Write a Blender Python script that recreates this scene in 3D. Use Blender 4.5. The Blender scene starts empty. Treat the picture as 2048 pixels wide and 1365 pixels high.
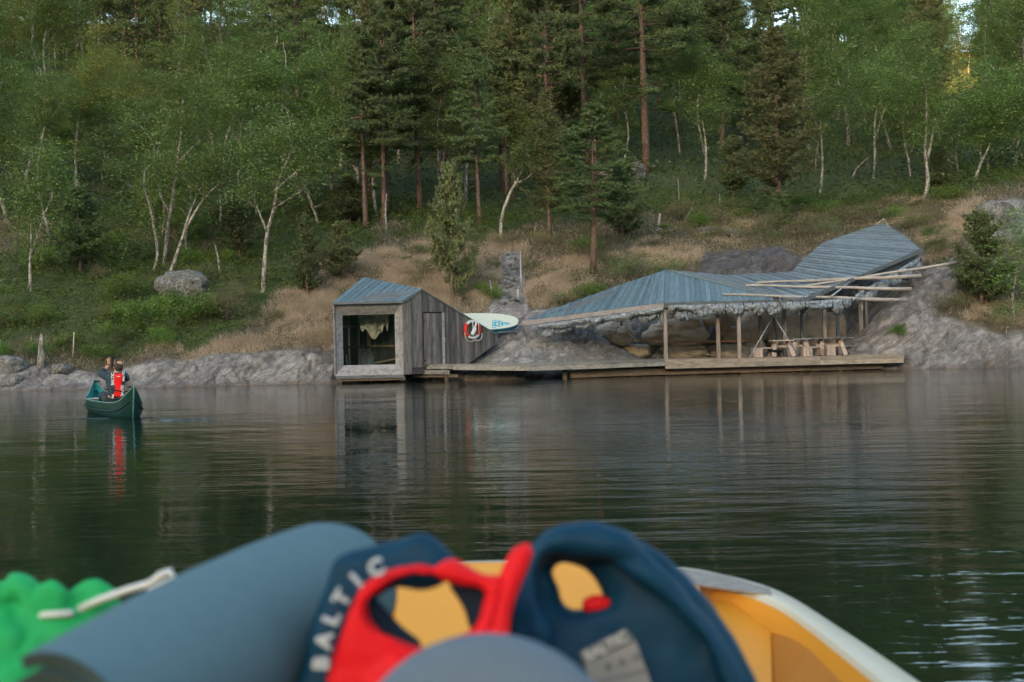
import bpy, math, random
import numpy as np
from mathutils import Vector, Matrix, Quaternion
rnd = random.Random(7)
rng = np.random.default_rng(11)
sc = bpy.context.scene
# ---------------------------------------------------------------- camera
F = 2300.0; CZ = 1.22; ROLL = 0.022; PITCH = math.atan(7.5/F)
cam_d = bpy.data.cameras.new('camera'); cam = bpy.data.objects.new('camera', cam_d)
sc.collection.objects.link(cam); sc.camera = cam
cam_d.sensor_width = 36; cam_d.lens = F/2048*36; cam_d.clip_end = 3000; cam_d.clip_start = 0.05
CF = Vector((0, math.cos(PITCH), math.sin(PITCH))); U0 = Vector((0, -math.sin(PITCH), math.cos(PITCH))); X0 = Vector((1, 0, 0))
CR = X0*math.cos(ROLL) - U0*math.sin(ROLL); CU = X0*math.sin(ROLL) + U0*math.cos(ROLL)
M3 = Matrix((CR, CU, -CF)).transposed()
cam.matrix_world = Matrix.Translation((0, 0, CZ)) @ M3.to_4x4()
cam_d.dof.use_dof = True; cam_d.dof.focus_distance = 38; cam_d.dof.aperture_fstop = 4.2
# ---------------------------------------------------------------- light
SUN_EL = math.radians(9); SUN_AZ = math.radians(200)    # azimuth clockwise from +Y
w = bpy.data.worlds.new('World'); sc.world = w; w.use_nodes = True
nt = w.node_tree; nt.nodes.clear()
sky = nt.nodes.new('ShaderNodeTexSky'); sky.sky_type = 'NISHITA'; sky.sun_disc = False
sky.sun_elevation = SUN_EL; sky.sun_rotation = SUN_AZ; sky.air_density = 1.0; sky.dust_density = 2.0; sky.ozone_density = .65
bg = nt.nodes.new('ShaderNodeBackground'); bg.inputs['Strength'].default_value = 0.15
wo = nt.nodes.new('ShaderNodeOutputWorld')
nt.links.new(sky.outputs[0], bg.inputs[0]); nt.links.new(bg.outputs[0], wo.inputs[0])
sd = bpy.data.lights.new('sun', 'SUN'); so = bpy.data.objects.new('sun', sd); sc.collection.objects.link(so)
sd.energy = 4.0; sd.angle = math.radians(0.5); sd.color = (1, .55, .25)
sdir = Vector((math.sin(SUN_AZ)*math.cos(SUN_EL), math.cos(SUN_AZ)*math.cos(SUN_EL), math.sin(SUN_EL)))
so.rotation_euler = sdir.to_track_quat('Z', 'Y').to_euler()
vs = sc.view_settings; vs.view_transform = 'Standard'; vs.look = 'None'; vs.gamma = 1; vs.use_curve_mapping = False
vs.exposure = 2.4
# ---------------------------------------------------------------- projection helpers (used to lay things out at their real distances)
def ray(x, y): return CF*F + CR*(x-1024) - CU*(y-682.5)
def px(x, y, Y):
    r = ray(x, y); k = Y/r.y
    return Vector((r.x*k, Y, CZ + r.z*k))
def pz(x, y, z):
    r = ray(x, y); k = (z-CZ)/r.z
    return Vector((r.x*k, r.y*k, z))
_cr, _cu, _cf = np.array(CR), np.array(CU), np.array(CF)
def proj(P):
    Q = P - np.array([0, 0, CZ]); d = Q@_cf
    return 1024 + F*(Q@_cr)/d, 682.5 - F*(Q@_cu)/d
# ---------------------------------------------------------------- object helpers
ORG = {}
def setp(o, label=None, cat=None, group=None, kind=None):
    if label: o['label'] = label
    if cat: o['category'] = cat
    if group: o['group'] = group
    if kind: o['kind'] = kind
    return o
def empty(name, loc, label, cat, group=None):
    o = bpy.data.objects.new(name, None); sc.collection.objects.link(o); o.location = loc
    o.empty_display_size = .1
    ORG[o.name] = Vector(loc)
    return setp(o, label, cat, group)
def link_mesh(name, me, mat, parent=None):
    if mat and not me.materials: me.materials.append(mat)
    o = bpy.data.objects.new(name, me); sc.collection.objects.link(o)
    if parent: o.parent = parent; ORG[o.name] = ORG.get(parent.name, Vector((0, 0, 0)))
    else: ORG[o.name] = Vector((0, 0, 0))
    return o
class MB:
    def __init__(s): s.v = []; s.f = []
    def add(s, vs_, fs_):
        n = len(s.v); s.v += [tuple(p) for p in vs_]; s.f += [tuple(i+n for i in f) for f in fs_]; return s
    def hexa(s, p):   # 8 points: bottom 4, top 4
        return s.add(p, [(3,2,1,0),(4,5,6,7),(0,1,5,4),(1,2,6,5),(2,3,7,6),(3,0,4,7)])
    def box(s, c, d, rz=0, tilt=None):
        R = Matrix.Rotation(rz, 3, 'Z')
        if tilt is not None: R = tilt @ R if rz else tilt
        c = Vector(c); h = Vector(d)/2
        return s.hexa([c+R@Vector((a*h.x, b*h.y, e*h.z)) for e in (-1, 1) for a, b in ((-1,-1),(1,-1),(1,1),(-1,1))])
    def slab(s, a, b, c, d, th):     # quad a b c d, thickness th below (against its normal)
        a, b, c, d = map(Vector, (a, b, c, d)); n = (c-a).cross(d-b).normalized()*th
        return s.hexa([a-n, b-n, c-n, d-n, a, b, c, d])
    def beam(s, a, b, w_, h_, up=(0, 0, 1)):
        a, b = Vector(a), Vector(b); t = (b-a).normalized(); sd_ = t.cross(Vector(up))
        if sd_.length < 1e-4: sd_ = Vector((1, 0, 0))
        sd_.normalize(); u = sd_.cross(t)
        P = lambda q: [q-sd_*w_/2-u*h_/2, q+sd_*w_/2-u*h_/2, q+sd_*w_/2+u*h_/2, q-sd_*w_/2+u*h_/2]
        return s.hexa(P(a)+P(b))
    def tube(s, pts, rad, n=8, cap=True, flat=1.0):
        pts = [Vector(p) for p in pts]
        if not hasattr(rad, '__len__'): rad = [rad]*len(pts)
        rings = []; prev = None
        for i, p in enumerate(pts):
            t = (pts[min(i+1, len(pts)-1)] - pts[max(i-1, 0)]).normalized()
            if prev is None:
                prev = t.cross(Vector((0, 0, 1)) if abs(t.z) < .9 else Vector((1, 0, 0))).normalized()
            prev = (prev - t*prev.dot(t)).normalized(); q = t.cross(prev)
            rings.append([p + (prev*math.cos(2*math.pi*k/n) + q*math.sin(2*math.pi*k/n)*flat)*rad[i] for k in range(n)])
        vs_ = [v for r in rings for v in r]; fs_ = []
        for i in range(len(pts)-1):
            for k in range(n): fs_.append((i*n+k, i*n+(k+1) % n, (i+1)*n+(k+1) % n, (i+1)*n+k))
        if cap: fs_.append(tuple(range(n-1, -1, -1))); fs_.append(tuple((len(pts)-1)*n+k for k in range(n)))
        return s.add(vs_, fs_)
    def obj(s, name, mat, parent=None, smooth=False, label=None):
        me = bpy.data.meshes.new(name); o_ = ORG.get(parent.name, Vector((0, 0, 0))) if parent else Vector((0, 0, 0))
        me.from_pydata([(v[0]-o_[0], v[1]-o_[1], v[2]-o_[2]) for v in s.v], [], s.f); me.update()
        if smooth: me.polygons.foreach_set('use_smooth', [True]*len(me.polygons))
        o = link_mesh(name, me, mat, parent)
        if label: o['label'] = label
        return o
def np_mesh(name, V, Fc, smooth=False):
    me = bpy.data.meshes.new(name); k = Fc.shape[1]
    me.vertices.add(len(V)); me.vertices.foreach_set('co', np.ascontiguousarray(V, dtype=np.float32).ravel())
    me.loops.add(Fc.size); me.loops.foreach_set('vertex_index', np.ascontiguousarray(Fc, dtype=np.int32).ravel())
    me.polygons.add(len(Fc)); me.polygons.foreach_set('loop_start', np.arange(0, Fc.size, k, dtype=np.int32))
    me.polygons.foreach_set('loop_total', np.full(len(Fc), k, dtype=np.int32))
    if smooth: me.polygons.foreach_set('use_smooth', np.ones(len(Fc), dtype=bool))
    me.update(calc_edges=True); return me
# value noise
_T = rng.random((64, 64, 64))
def vn(x, y, z):
    xi, yi, zi = np.floor(x).astype(int), np.floor(y).astype(int), np.floor(z).astype(int)
    fx, fy, fz = x-xi, y-yi, z-zi
    fx, fy, fz = [f*f*(3-2*f) for f in (fx, fy, fz)]
    g = lambda a, b, c: _T[(xi+a) & 63, (yi+b) & 63, (zi+c) & 63]
    l = lambda a, b, t: a+(b-a)*t
    return l(l(l(g(0,0,0), g(1,0,0), fx), l(g(0,1,0), g(1,1,0), fx), fy), l(l(g(0,0,1), g(1,0,1), fx), l(g(0,1,1), g(1,1,1), fx), fy), fz)
def vor(x, y, z, sd=0):
    xi, yi, zi = np.floor(x).astype(int), np.floor(y).astype(int), np.floor(z).astype(int)
    f1 = np.full(x.shape, 9.); f2 = np.full(x.shape, 9.); cid = np.zeros(x.shape)
    for a in (-1, 0, 1):
        for b in (-1, 0, 1):
            for c in (-1, 0, 1):
                A, B, C = xi+a, yi+b, zi+c
                r1, r2, r3 = _T[(A+sd) & 63, B & 63, C & 63], _T[B & 63, (C+sd) & 63, A & 63], _T[C & 63, A & 63, (B+sd) & 63]
                d = (A+r1-x)**2+(B+r2-y)**2+(C+r3-z)**2; n = d < f1
                f2 = np.where(n, f1, np.minimum(f2, d)); f1 = np.where(n, d, f1); cid = np.where(n, (r1*7.3+r2*3.1) % 1, cid)
    return np.sqrt(f1), np.sqrt(f2), cid
def fbm(x, y, z, o=4):
    a, s_, n = 0, 1., 0
    for i in range(o): a = a+vn(x*2**i+i*7.1, y*2**i+i*3.3, z*2**i+i*5.7)*s_; n += s_; s_ *= .5
    return a/n
def inpoly(x, y, poly):
    r = np.zeros(x.shape, bool); n = len(poly)
    for i in range(n):
        x1, y1 = poly[i]; x2, y2 = poly[(i+1) % n]
        if y1 == y2: continue
        c = ((y1 > y) != (y2 > y)) & (x < (x2-x1)*(y-y1)/(y2-y1)+x1)
        r ^= c
    return r
# ---------------------------------------------------------------- materials
MAT = {}
class NT:
    def __init__(s, name):
        s.m = bpy.data.materials.new(name); s.m.use_nodes = True; s.t = s.m.node_tree; s.t.nodes.clear()
        s.out = s.t.nodes.new('ShaderNodeOutputMaterial')
    def n(s, ty, ins=None, **kw):
        nd = s.t.nodes.new('ShaderNode'+ty)
        for k, v in kw.items(): setattr(nd, k, v)
        for k, v in (ins or {}).items():
            if isinstance(v, bpy.types.NodeSocket): s.t.links.new(v, nd.inputs[k])
            else: nd.inputs[k].default_value = v
        return nd
    def ramp(s, fac, stops):
        r = s.n('ValToRGB', {0: fac}); e = r.color_ramp.elements
        while len(e) < len(stops): e.new(.5)
        for q, (p, c) in zip(e, stops): q.position = p; q.color = (*c, 1) if len(c) == 3 else c
        return r.outputs[0]
    def mix(s, f, a, b, bt='MIX'):
        m = s.n('Mix', data_type='RGBA', blend_type=bt); L = s.t.links
        for i, v in ((0, f), (6, a), (7, b)):
            if isinstance(v, bpy.types.NodeSocket): L.new(v, m.inputs[i])
            elif i == 0: m.inputs[0].default_value = v
            else: m.inputs[i].default_value = (*v, 1) if len(v) == 3 else v
        return m.outputs[2]
    def math(s, op, a, b=0, c=0):
        m = s.n('Math', operation=op)
        for i, v in enumerate((a, b, c)):
            if isinstance(v, bpy.types.NodeSocket): s.t.links.new(v, m.inputs[i])
            else: m.inputs[i].default_value = v
        return m.outputs[0]
    def noise(s, vec, scale, det=4, rough=.55, dist=0):
        return s.n('TexNoise', {'Vector': vec, 'Scale': scale, 'Detail': det, 'Roughness': rough, 'Distortion': dist}).outputs[0]
    def objv(s, sc_=(1, 1, 1), rot=(0, 0, 0)):
        tc = s.n('TexCoord'); return s.n('Mapping', {'Vector': tc.outputs['Object'], 'Scale': sc_, 'Rotation': rot}).outputs[0]
    def fin(s, col, rough=.7, bump=None, bs=.3, bd=.02, **ins):
        p = s.n('BsdfPrincipled', {'Base Color': col if isinstance(col, bpy.types.NodeSocket) else (*col, 1), 'Roughness': rough})
        for k, v in ins.items():
            k = k.replace('_', ' ')
            if isinstance(v, bpy.types.NodeSocket): s.t.links.new(v, p.inputs[k])
            else: p.inputs[k].default_value = v
        if bump is not None:
            b = s.n('Bump', {'Height': bump, 'Strength': bs, 'Distance': bd}); s.t.links.new(b.outputs[0], p.inputs['Normal'])
        s.t.links.new(p.outputs[0], s.out.inputs[0]); return s.m
def wood(name, c1, c2, rough=.75, sc_=(6, 6, 6), grain=(40, 40, 3), obj_var=.35, stain=None):
    g = NT(name); inf = g.n('ObjectInfo').outputs['Random']
    v = g.n('TexCoord').outputs['Object']
    off = g.n('VectorMath', {0: v, 1: g.n('CombineXYZ', {0: g.math('MULTIPLY', inf, 37.), 1: g.math('MULTIPLY', inf, 11.), 2: g.math('MULTIPLY', inf, 23.)}).outputs[0]}, operation='ADD').outputs[0]
    a = g.noise(g.n('Mapping', {'Vector': off, 'Scale': grain}).outputs[0], 1, 5, .6)
    b = g.noise(off, 1.7, 3)
    f = g.math('ADD', g.math('MULTIPLY', a, .75), g.math('MULTIPLY', b, .35))
    col = g.ramp(f, [(.36, c2), (.62, c1)])
    k = g.math('ADD', 1-obj_var/2, g.math('MULTIPLY', inf, obj_var))
    col = g.mix(1, col, g.n('CombineColor', {0: k, 1: k, 2: k}).outputs[0], 'MULTIPLY')
    kn = g.n('TexVoronoi', {'Vector': off, 'Scale': 2.6}, feature='F1').outputs[0]
    kf = g.ramp(kn, [(.03, (1,)*3), (.09, (0,)*3)])
    col = g.mix(g.math('MULTIPLY', kf, .5), col, tuple(x*.35 for x in c2))
    if stain:
        s2 = g.ramp(g.noise(off, 2.3, 4, .6), [(.48, (0,)*3), (.62, (1,)*3)])
        col = g.mix(g.math('MULTIPLY', s2, .75), col, stain)
    return g.fin(col, rough, a, .5, .01)
MAT['wall'] = wood('weathered_wall_boards', (.115, .108, .102), (.016, .0155, .016), grain=(38, 38, 1.3), obj_var=1.0)
MAT['frame'] = wood('pale_weathered_wood', (.28, .275, .27), (.12, .118, .118), grain=(9, 9, 9), obj_var=.25)
MAT['stud'] = wood('raw_stud_wood', (.34, .26, .17), (.2, .14, .09), obj_var=.2, grain=(20, 20, 2))
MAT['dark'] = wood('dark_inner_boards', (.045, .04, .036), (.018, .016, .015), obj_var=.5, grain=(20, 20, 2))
MAT['roof'] = wood('grey_roof_boards', (.10, .155, .175), (.042, .07, .082), rough=.5, grain=(11, 11, 11), obj_var=.45)
MAT['roof2'] = wood('grey_roof_boards_with_rust_and_moss', (.135, .17, .185), (.05, .066, .075), rough=.5, grain=(3, 13, 13), obj_var=.6)
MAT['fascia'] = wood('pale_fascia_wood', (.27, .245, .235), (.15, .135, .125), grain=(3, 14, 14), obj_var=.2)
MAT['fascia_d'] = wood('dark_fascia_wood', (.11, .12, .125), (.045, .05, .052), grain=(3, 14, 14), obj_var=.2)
MAT['deck'] = wood('pale_deck_wood', (.30, .25, .19), (.13, .105, .08), grain=(2, 16, 16), obj_var=.45)
MAT['deck_old'] = wood('old_deck_wood', (.22, .21, .18), (.085, .08, .068), grain=(2, 16, 16), obj_var=.5)
MAT['skirt'] = wood('wet_brown_skirt', (.16, .115, .075), (.06, .042, .027), grain=(2, 16, 16), obj_var=.3)
MAT['post'] = wood('post_wood', (.25, .21, .18), (.12, .095, .08), grain=(26, 26, 2), obj_var=.4)
MAT['log'] = wood('peeled_log', (.40, .36, .31), (.23, .20, .17), grain=(2, 14, 14), obj_var=.2)
MAT['table'] = wood('table_wood', (.42, .34, .29), (.24, .19, .155), grain=(14, 14, 4), obj_var=.35)
MAT['table_b'] = wood('bluish_table_wood', (.21, .25, .28), (.12, .14, .16), grain=(3, 14, 14), obj_var=.2)
MAT['bench'] = wood('orange_bench_wood', (.30, .17, .085), (.12, .065, .035), grain=(3, 20, 20), obj_var=.4)
def rockm(name, c1, c2, c3, lich=(.42, .42, .39), tan=None):
    g = NT(name); v = g.objv()
    a = g.noise(v, 1.4, 9, .72); b = g.noise(v, 9, 6, .75); c = g.noise(g.objv((1, 1, 2.5), (0, .6, 0)), 3.2, 6, .65, .6)
    col = g.ramp(a, [(.32, c3), (.5, c1), (.66, c2)])
    col = g.mix(g.math('MULTIPLY', g.ramp(b, [(.5, (0,)*3), (.62, (1,)*3)]), .5), col, lich)
    vo = g.n('TexVoronoi', {'Vector': g.n('VectorMath', {0: v, 1: g.n('VectorMath', {0: g.n('TexNoise', {'Vector': v, 'Scale': 2.5}).outputs[1], 'Scale': .5}, operation='SCALE').outputs[0]}, operation='ADD').outputs[0], 'Scale': .9}, feature='DISTANCE_TO_EDGE').outputs[0]
    cr = g.ramp(vo, [(.0, (0,)*3), (.03, (1,)*3)])
    crm = g.ramp(g.noise(v, .8, 3), [(.45, (0,)*3), (.6, (1,)*3)]); cr = g.mix(g.math('MULTIPLY', crm, .8), (1, 1, 1), cr)
    col = g.mix(1, col, g.mix(.6, (1, 1, 1), cr), 'MULTIPLY')
    h = g.math('ADD', g.math('ADD', g.math('MULTIPLY', c, .6), g.math('MULTIPLY', b, .25)), g.math('MULTIPLY', cr, .25))
    return g, col, h
g, col, h = rockm('boulder_rock', (.10, .098, .086), (.16, .156, .14), (.05, .048, .042)); MAT['boulder'] = g.fin(col, .9, h, .8, .12)
g, col, h = rockm('sheltered_tan_rock', (.5, .41, .3), (.6, .5, .385), (.3, .24, .175), (.5, .42, .32)); MAT['tanrock'] = g.fin(col, .9, h, .8, .08)
# ground: rock, straw, green, heather by vertex masks
g, col, h = rockm('hillside_ground', (.32, .30, .272), (.46, .435, .395), (.15, .14, .125))
v = g.objv()
rot_ = g.n('Mapping', {'Vector': v, 'Rotation': (0, .55, .15)}).outputs[0]
def strat(a_, b_, c_, det=6): return g.noise(g.n('Mapping', {'Vector': rot_, 'Scale': (a_, b_, c_)}).outputs[0], 1, det, .62, .8)
s1_ = strat(.9, 2.2, 5.5); s2_ = strat(2.5, 7, 16)
fis = g.math('SUBTRACT', 1., g.math('MINIMUM', 1., g.math('MULTIPLY', g.math('ABSOLUTE', g.math('SUBTRACT', s1_, .5)), 22.)))
fis2 = g.math('SUBTRACT', 1., g.math('MINIMUM', 1., g.math('MULTIPLY', g.math('ABSOLUTE', g.math('SUBTRACT', s2_, .5)), 14.)))
col = g.mix(g.math('MULTIPLY', fis, .5), col, (.07, .064, .06)); col = g.mix(g.math('MULTIPLY', fis2, .3), col, (.09, .084, .078))
h = g.math('ADD', g.math('MULTIPLY', h, .5), g.math('SUBTRACT', g.math('ADD', g.math('MULTIPLY', s1_, 1.3), g.math('MULTIPLY', s2_, .5)), g.math('ADD', g.math('MULTIPLY', fis, .35), g.math('MULTIPLY', fis2, .15))))
pk = g.ramp(g.noise(v, .35, 3), [(.45, (0,)*3), (.6, (1,)*3)]); col = g.mix(g.math('MULTIPLY', pk, .25), col, g.mix(g.noise(v, 5, 6), (.15, .115, .12), (.27, .215, .205)))
st = g.ramp(g.noise(g.objv((2.2, .6, 1), (0, .5, 0)), 1.3, 5, .65), [(.50, (0,)*3), (.60, (1,)*3)]); col = g.mix(g.math('MULTIPLY', st, .35), col, (.1, .092, .09))
# wet band by the water
geo = g.n('NewGeometry'); zz = g.n('SeparateXYZ', {0: geo.outputs['Position']}).outputs[2]
zz = g.math('ADD', zz, g.math('MULTIPLY', g.noise(v, 1.5, 4), .16))
band = g.ramp(zz, [(.03, (1,)*3), (.34, (0,)*3)])
col = g.mix(g.math('MULTIPLY', band, .75), col, g.mix(g.noise(v, 3, 4), (.05, .036, .035), (.15, .105, .095)))
line = g.ramp(zz, [(.06, (0,)*3), (.085, (1,)*3), (.11, (1,)*3), (.13, (0,)*3)])
col = g.mix(g.math('MULTIPLY', line, .6), col, (.2, .165, .12))
at = lambda n_: g.n('Attribute', attribute_name=n_).outputs['Fac']
soil = g.mix(g.noise(v, 4, 6), (.06, .05, .032), (.13, .108, .072))
straw = g.mix(g.noise(v, 6, 6, .7), (.3, .24, .16), (.46, .385, .28))
gr = g.mix(g.noise(v, 4, 6, .7), (.035, .05, .015), (.075, .1, .03))
base = g.mix(at('straw'), soil, straw); base = g.mix(at('green'), base, gr)
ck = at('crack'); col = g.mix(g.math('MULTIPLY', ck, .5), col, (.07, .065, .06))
col = g.mix(at('slab'), col, g.mix(1, col, (.42, .42, .46), 'MULTIPLY'))
col = g.mix(at('rock'), base, col)
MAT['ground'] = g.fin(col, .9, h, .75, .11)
# water
g = NT('lake_water'); geo = g.n('NewGeometry').outputs['Position']
def wv(sc_, rz, s_, det=2, dist=0.): return g.noise(g.n('Mapping', {'Vector': geo, 'Scale': sc_, 'Rotation': (0, 0, rz)}).outputs[0], s_, det, .5, dist)
n1 = wv((.28, 1, 1), .10, 2.6, 3); n2 = wv((.22, 1, 1), -.06, 6.5, 3); n3 = wv((.4, 1, 1), .0, .7, 2); n4 = wv((.5, 1, 1), .3, 18, 2)
md = g.ramp(wv((.25, .6, 1), .15, .22, 2), [(.38, (.4,)*3), (.64, (1.5,)*3)])
ring = g.n('TexWave', {'Vector': g.n('Mapping', {'Vector': geo, 'Location': (-9, -30, 0)}).outputs[0], 'Scale': .55, 'Distortion': 1.2, 'Detail': 2.0, 'Detail Scale': .7}, wave_type='RINGS', rings_direction='Z').outputs[1]
hh = g.math('ADD', g.math('MULTIPLY', n1, .0105), g.math('ADD', g.math('MULTIPLY', n2, .0075), g.math('MULTIPLY', n4, .0014)))
hh = g.math('MULTIPLY', hh, md)
hh = g.math('ADD', hh, g.math('ADD', g.math('MULTIPLY', n3, .018), g.math('MULTIPLY', ring, .0012)))
MAT['water'] = g.fin((.004, .0115, .0075), .03, hh, 1.0, 1.0, IOR=1.333)
# foliage
def leafm(name, a, b, c, trans=.35, sc1=.9):
    g = NT(name); inf = g.n('ObjectInfo').outputs['Random']; P = g.n('NewGeometry').outputs['Position']
    n_ = g.noise(P, sc1, 3); n2 = g.noise(P, 9, 2)
    col = g.mix(g.ramp(n_, [(.35, (0,)*3), (.65, (1,)*3)]), a, b)
    col = g.mix(g.math('MULTIPLY', g.ramp(n2, [(.45, (0,)*3), (.62, (1,)*3)]), .5), col, c)
    hsv = g.n('HueSaturation', {'Hue': g.math('ADD', .474, g.math('MULTIPLY', inf, .03)), 'Value': g.math('ADD', .8, g.math('MULTIPLY', inf, .56)), 'Color': col}).outputs[0]
    d = g.n('BsdfDiffuse', {'Color': hsv}); t = g.n('BsdfTranslucent', {'Color': hsv}); gl = g.n('BsdfGlossy', {'Color': (.8, .8, .8, 1), 'Roughness': .45})
    m = g.n('MixShader', {0: trans, 1: d.outputs[0], 2: t.outputs[0]}); m2 = g.n('MixShader', {0: .03, 1: m.outputs[0], 2: gl.outputs[0]})
    g.t.links.new(m2.outputs[0], g.out.inputs[0]); return g.m
MAT['birchleaf'] = leafm('birch_leaves', (.075, .145, .038), (.125, .19, .046), (.17, .235, .065))
MAT['birchleaf_y'] = leafm('yellow_green_birch_leaves', (.16, .2, .042), (.2, .225, .055), (.24, .25, .075))
MAT['needle'] = leafm('pine_needles', (.058, .105, .038), (.09, .13, .044), (.13, .15, .058), .15)
MAT['needle_b'] = leafm('brownish_young_pine_needles', (.085, .12, .04), (.12, .135, .052), (.17, .155, .075), .15)
MAT['fern'] = leafm('low_green_leaves', (.055, .125, .02), (.1, .18, .03), (.15, .22, .04), .3)
MAT['heather'] = leafm('brown_heather', (.13, .125, .055), (.09, .115, .04), (.2, .165, .09), .1)
MAT['strawg'] = leafm('dry_grass_blades', (.5, .41, .275), (.3, .26, .15), (.64, .54, .385), .3)
MAT['under'] = leafm('dark_undergrowth', (.035, .07, .014), (.06, .11, .02), (.1, .155, .035), .25)
def bark(name, a, b, sx, bands=False):
    g = NT(name); v = g.n('NewGeometry').outputs['Position']
    n_ = g.noise(g.n('Mapping', {'Vector': v, 'Scale': sx}).outputs[0], 1, 5, .65)
    col = g.ramp(n_, [(.42, b), (.56, a)])
    if bands: col = g.mix(g.math('MULTIPLY', g.ramp(g.noise(g.n('Mapping', {'Vector': v, 'Scale': (3, 3, 22)}).outputs[0], 1, 3), [(.58, (0,)*3), (.64, (1,)*3)]), .8), col, (.03, .025, .02))
    return g.fin(col, .8, n_, .4, .02)
MAT['birchbark'] = bark('birch_bark', (.36, .33, .28), (.12, .105, .08), (7, 7, 3), True)
MAT['pinebark'] = bark('pine_bark', (.16, .095, .065), (.06, .042, .032), (14, 14, 5))
MAT['twig'] = bark('grey_twigs', (.16, .13, .11), (.07, .055, .045), (14, 14, 5))
def plain(name, c, rough=.5, n_amt=.15, scale=14, bumps=.1, **kw):
    if rough >= .45 and 'Metallic' not in kw: kw['Specular_IOR_Level'] = .15
    g = NT(name); v = g.n('TexCoord').outputs['Object']; n_ = g.noise(v, scale, 4)
    col = g.mix(g.ramp(n_, [(.3, (0,)*3), (.7, (1,)*3)]), tuple(x*(1-n_amt) for x in c), tuple(min(1, x*(1+n_amt)) for x in c))
    return g.fin(col, rough, n_, bumps, .01, **kw)
MAT['steel'] = plain('galvanised_steel', (.32, .34, .36), .45, Metallic=.6)
MAT['iron'] = plain('black_iron', (.02, .022, .025), .5)
MAT['white'] = plain('white_paint', (.5, .52, .5), .4, .06)
MAT['cream'] = plain('cream_board_deck', (.46, .5, .42), .4, .04)
MAT['turq'] = plain('turquoise_print', (.02, .30, .46), .4)
MAT['ringred'] = plain('orange_red_foam', (.6, .03, .015), .5)
MAT['rope'] = plain('pale_rope', (.5, .49, .44), .8)
MAT['tarp'] = plain('tan_cloth', (.5, .4, .3), .9, .35, 5, .3)
MAT['strap'] = plain('black_strap', (.015, .015, .017), .7)
g = NT('wrinkled_clear_sheeting'); v = g.n('TexCoord').outputs['Object']
wn = g.noise(v, 7, 5, .6, 1.5); col = g.ramp(wn, [(.36, (.07, .085, .095)), (.66, (.40, .43, .43))])
MAT['sheet'] = g.fin(col, .28, wn, .9, .08, Transmission_Weight=.12)
g = NT('window_glass'); t = g.n('BsdfTransparent', {'Color': (.86, .93, .95, 1)}); gl = g.n('BsdfGlossy', {'Roughness': .02}); fr = g.n('Fresnel', {'IOR': 1.45})
m = g.n('MixShader', {0: fr.outputs[0], 1: t.outputs[0], 2: gl.outputs[0]}); g.t.links.new(m.outputs[0], g.out.inputs[0]); MAT['glass'] = g.m
# ================================================================= TERRAIN
def Zc(x, y, Y): return px(x, y, Y).z
COLS = {   # photo column -> (distance, row) pairs; ('z', distance, height) where hidden
 -700: [(39.5,'w'),(41.5,715),(44,655),(48,570),(55,470),(65,370),(80,270),(110,150),(150,40)],
 0:   [(39.5,'w'),(41.2,722),(42.2,705),(44,655),(48,570),(55,465),(65,365),(80,270),(110,150),(150,40)],
 200: [(39.8,'w'),(41.2,742),(43,690),(46,610),(50,545),(60,440),(75,340),(100,210),(150,50)],
 400: [(40,'w'),(41.4,714),(43,665),(46,600),(50,545),(60,440),(75,330),(100,200),(150,50)],
 620: [(40.3,'w'),(41.3,707),(43,665),(46,590),(50,535),(60,430),(75,330),(100,200),(150,50)],
 680: [(40.6,'w'),(41.3,735),(43.5,662),(46,590),(50,530),(60,430),(75,335),(100,200),(150,50)],
 850: [(41,'w'),(42.5,735),(43.6,690),(44.8,640),(46.5,590),(49.5,530),(53,490),(60,430),(75,340),(100,200),(150,50)],
 935: [(40.8,'w'),(42,728),(42.9,700),(44,665),(45.8,600),(48,550),(53,490),(60,430),(75,345),(100,205),(150,50)],
 1030:[(40.2,'w'),(41.2,728),(42.6,680),(43.8,655),(45.2,615),(48.5,560),(53,497),(60,440),(75,350),(100,205),(150,50)],
 1150:[(41,'w'),(42,724),(43,690),(44.2,645),(45.2,612),(47,570),(50,520),(56,460),(65,395),(80,310),(100,205),(150,50)],
 1280:[(41.8,'w'),(42.6,727),(45.0,722),(45.5,650),(46.2,575),(48,535),(52,490),(58,430),(66,365),(80,300),(110,160),(150,50)],
 1420:[(42.2,'w'),(43,727),(45.9,720),(46.3,650),(47.1,562),(48.2,512),(50,498),(56,450),(64,385),(80,300),(110,160),(150,50)],
 1560:[(42.4,'w'),(43.2,722),(46.6,710),(47.2,640),(47.8,560),(48.6,508),(50,496),(56,455),(62,400),(75,330),(110,160),(150,60)],
 1660:[(42.8,'w'),(43.6,720),(47.2,704),(48,620),(49.3,520),(51,478),(55,445),(62,395),(75,325),(110,160),(150,60)],
 1705:[(42.6,'w'),(43.2,712),(43.8,690),(44.8,678),(48,655),(49,560),(51,492),(53,462),(58,420),(66,370),(80,310),(110,180),(150,100)],
 1765:[(42.6,'w'),(43.2,708),(43.9,655),(44.6,620),(47,612),(49.5,580),(51.3,500),(52.6,455),(57,415),(63,380),(75,320),(110,180),(150,100)],
 1850:[(42.3,'w'),(43.1,690),(44,640),(45.4,575),(46,562),(48,548),(49.5,500),(53,455),(57,410),(63,375),(75,320),(100,240),(150,200)],
 1930:[(42.0,'w'),(42.8,690),(43.8,640),(45.5,585),(46.6,530),(50,470),(54,415),(60,370),(75,300),(100,225),(150,190)],
 2048:[(41.6,'w'),(42.5,672),(44,645),(46.5,585),(49,510),(51.5,440),(56,385),(62,340),(75,280),(100,215),(150,190)],
 2750:[(41,'w'),(42.4,672),(44,640),(47,570),(50,490),(54,420),(62,350),(75,290),(100,220),(150,190)],
}
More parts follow.
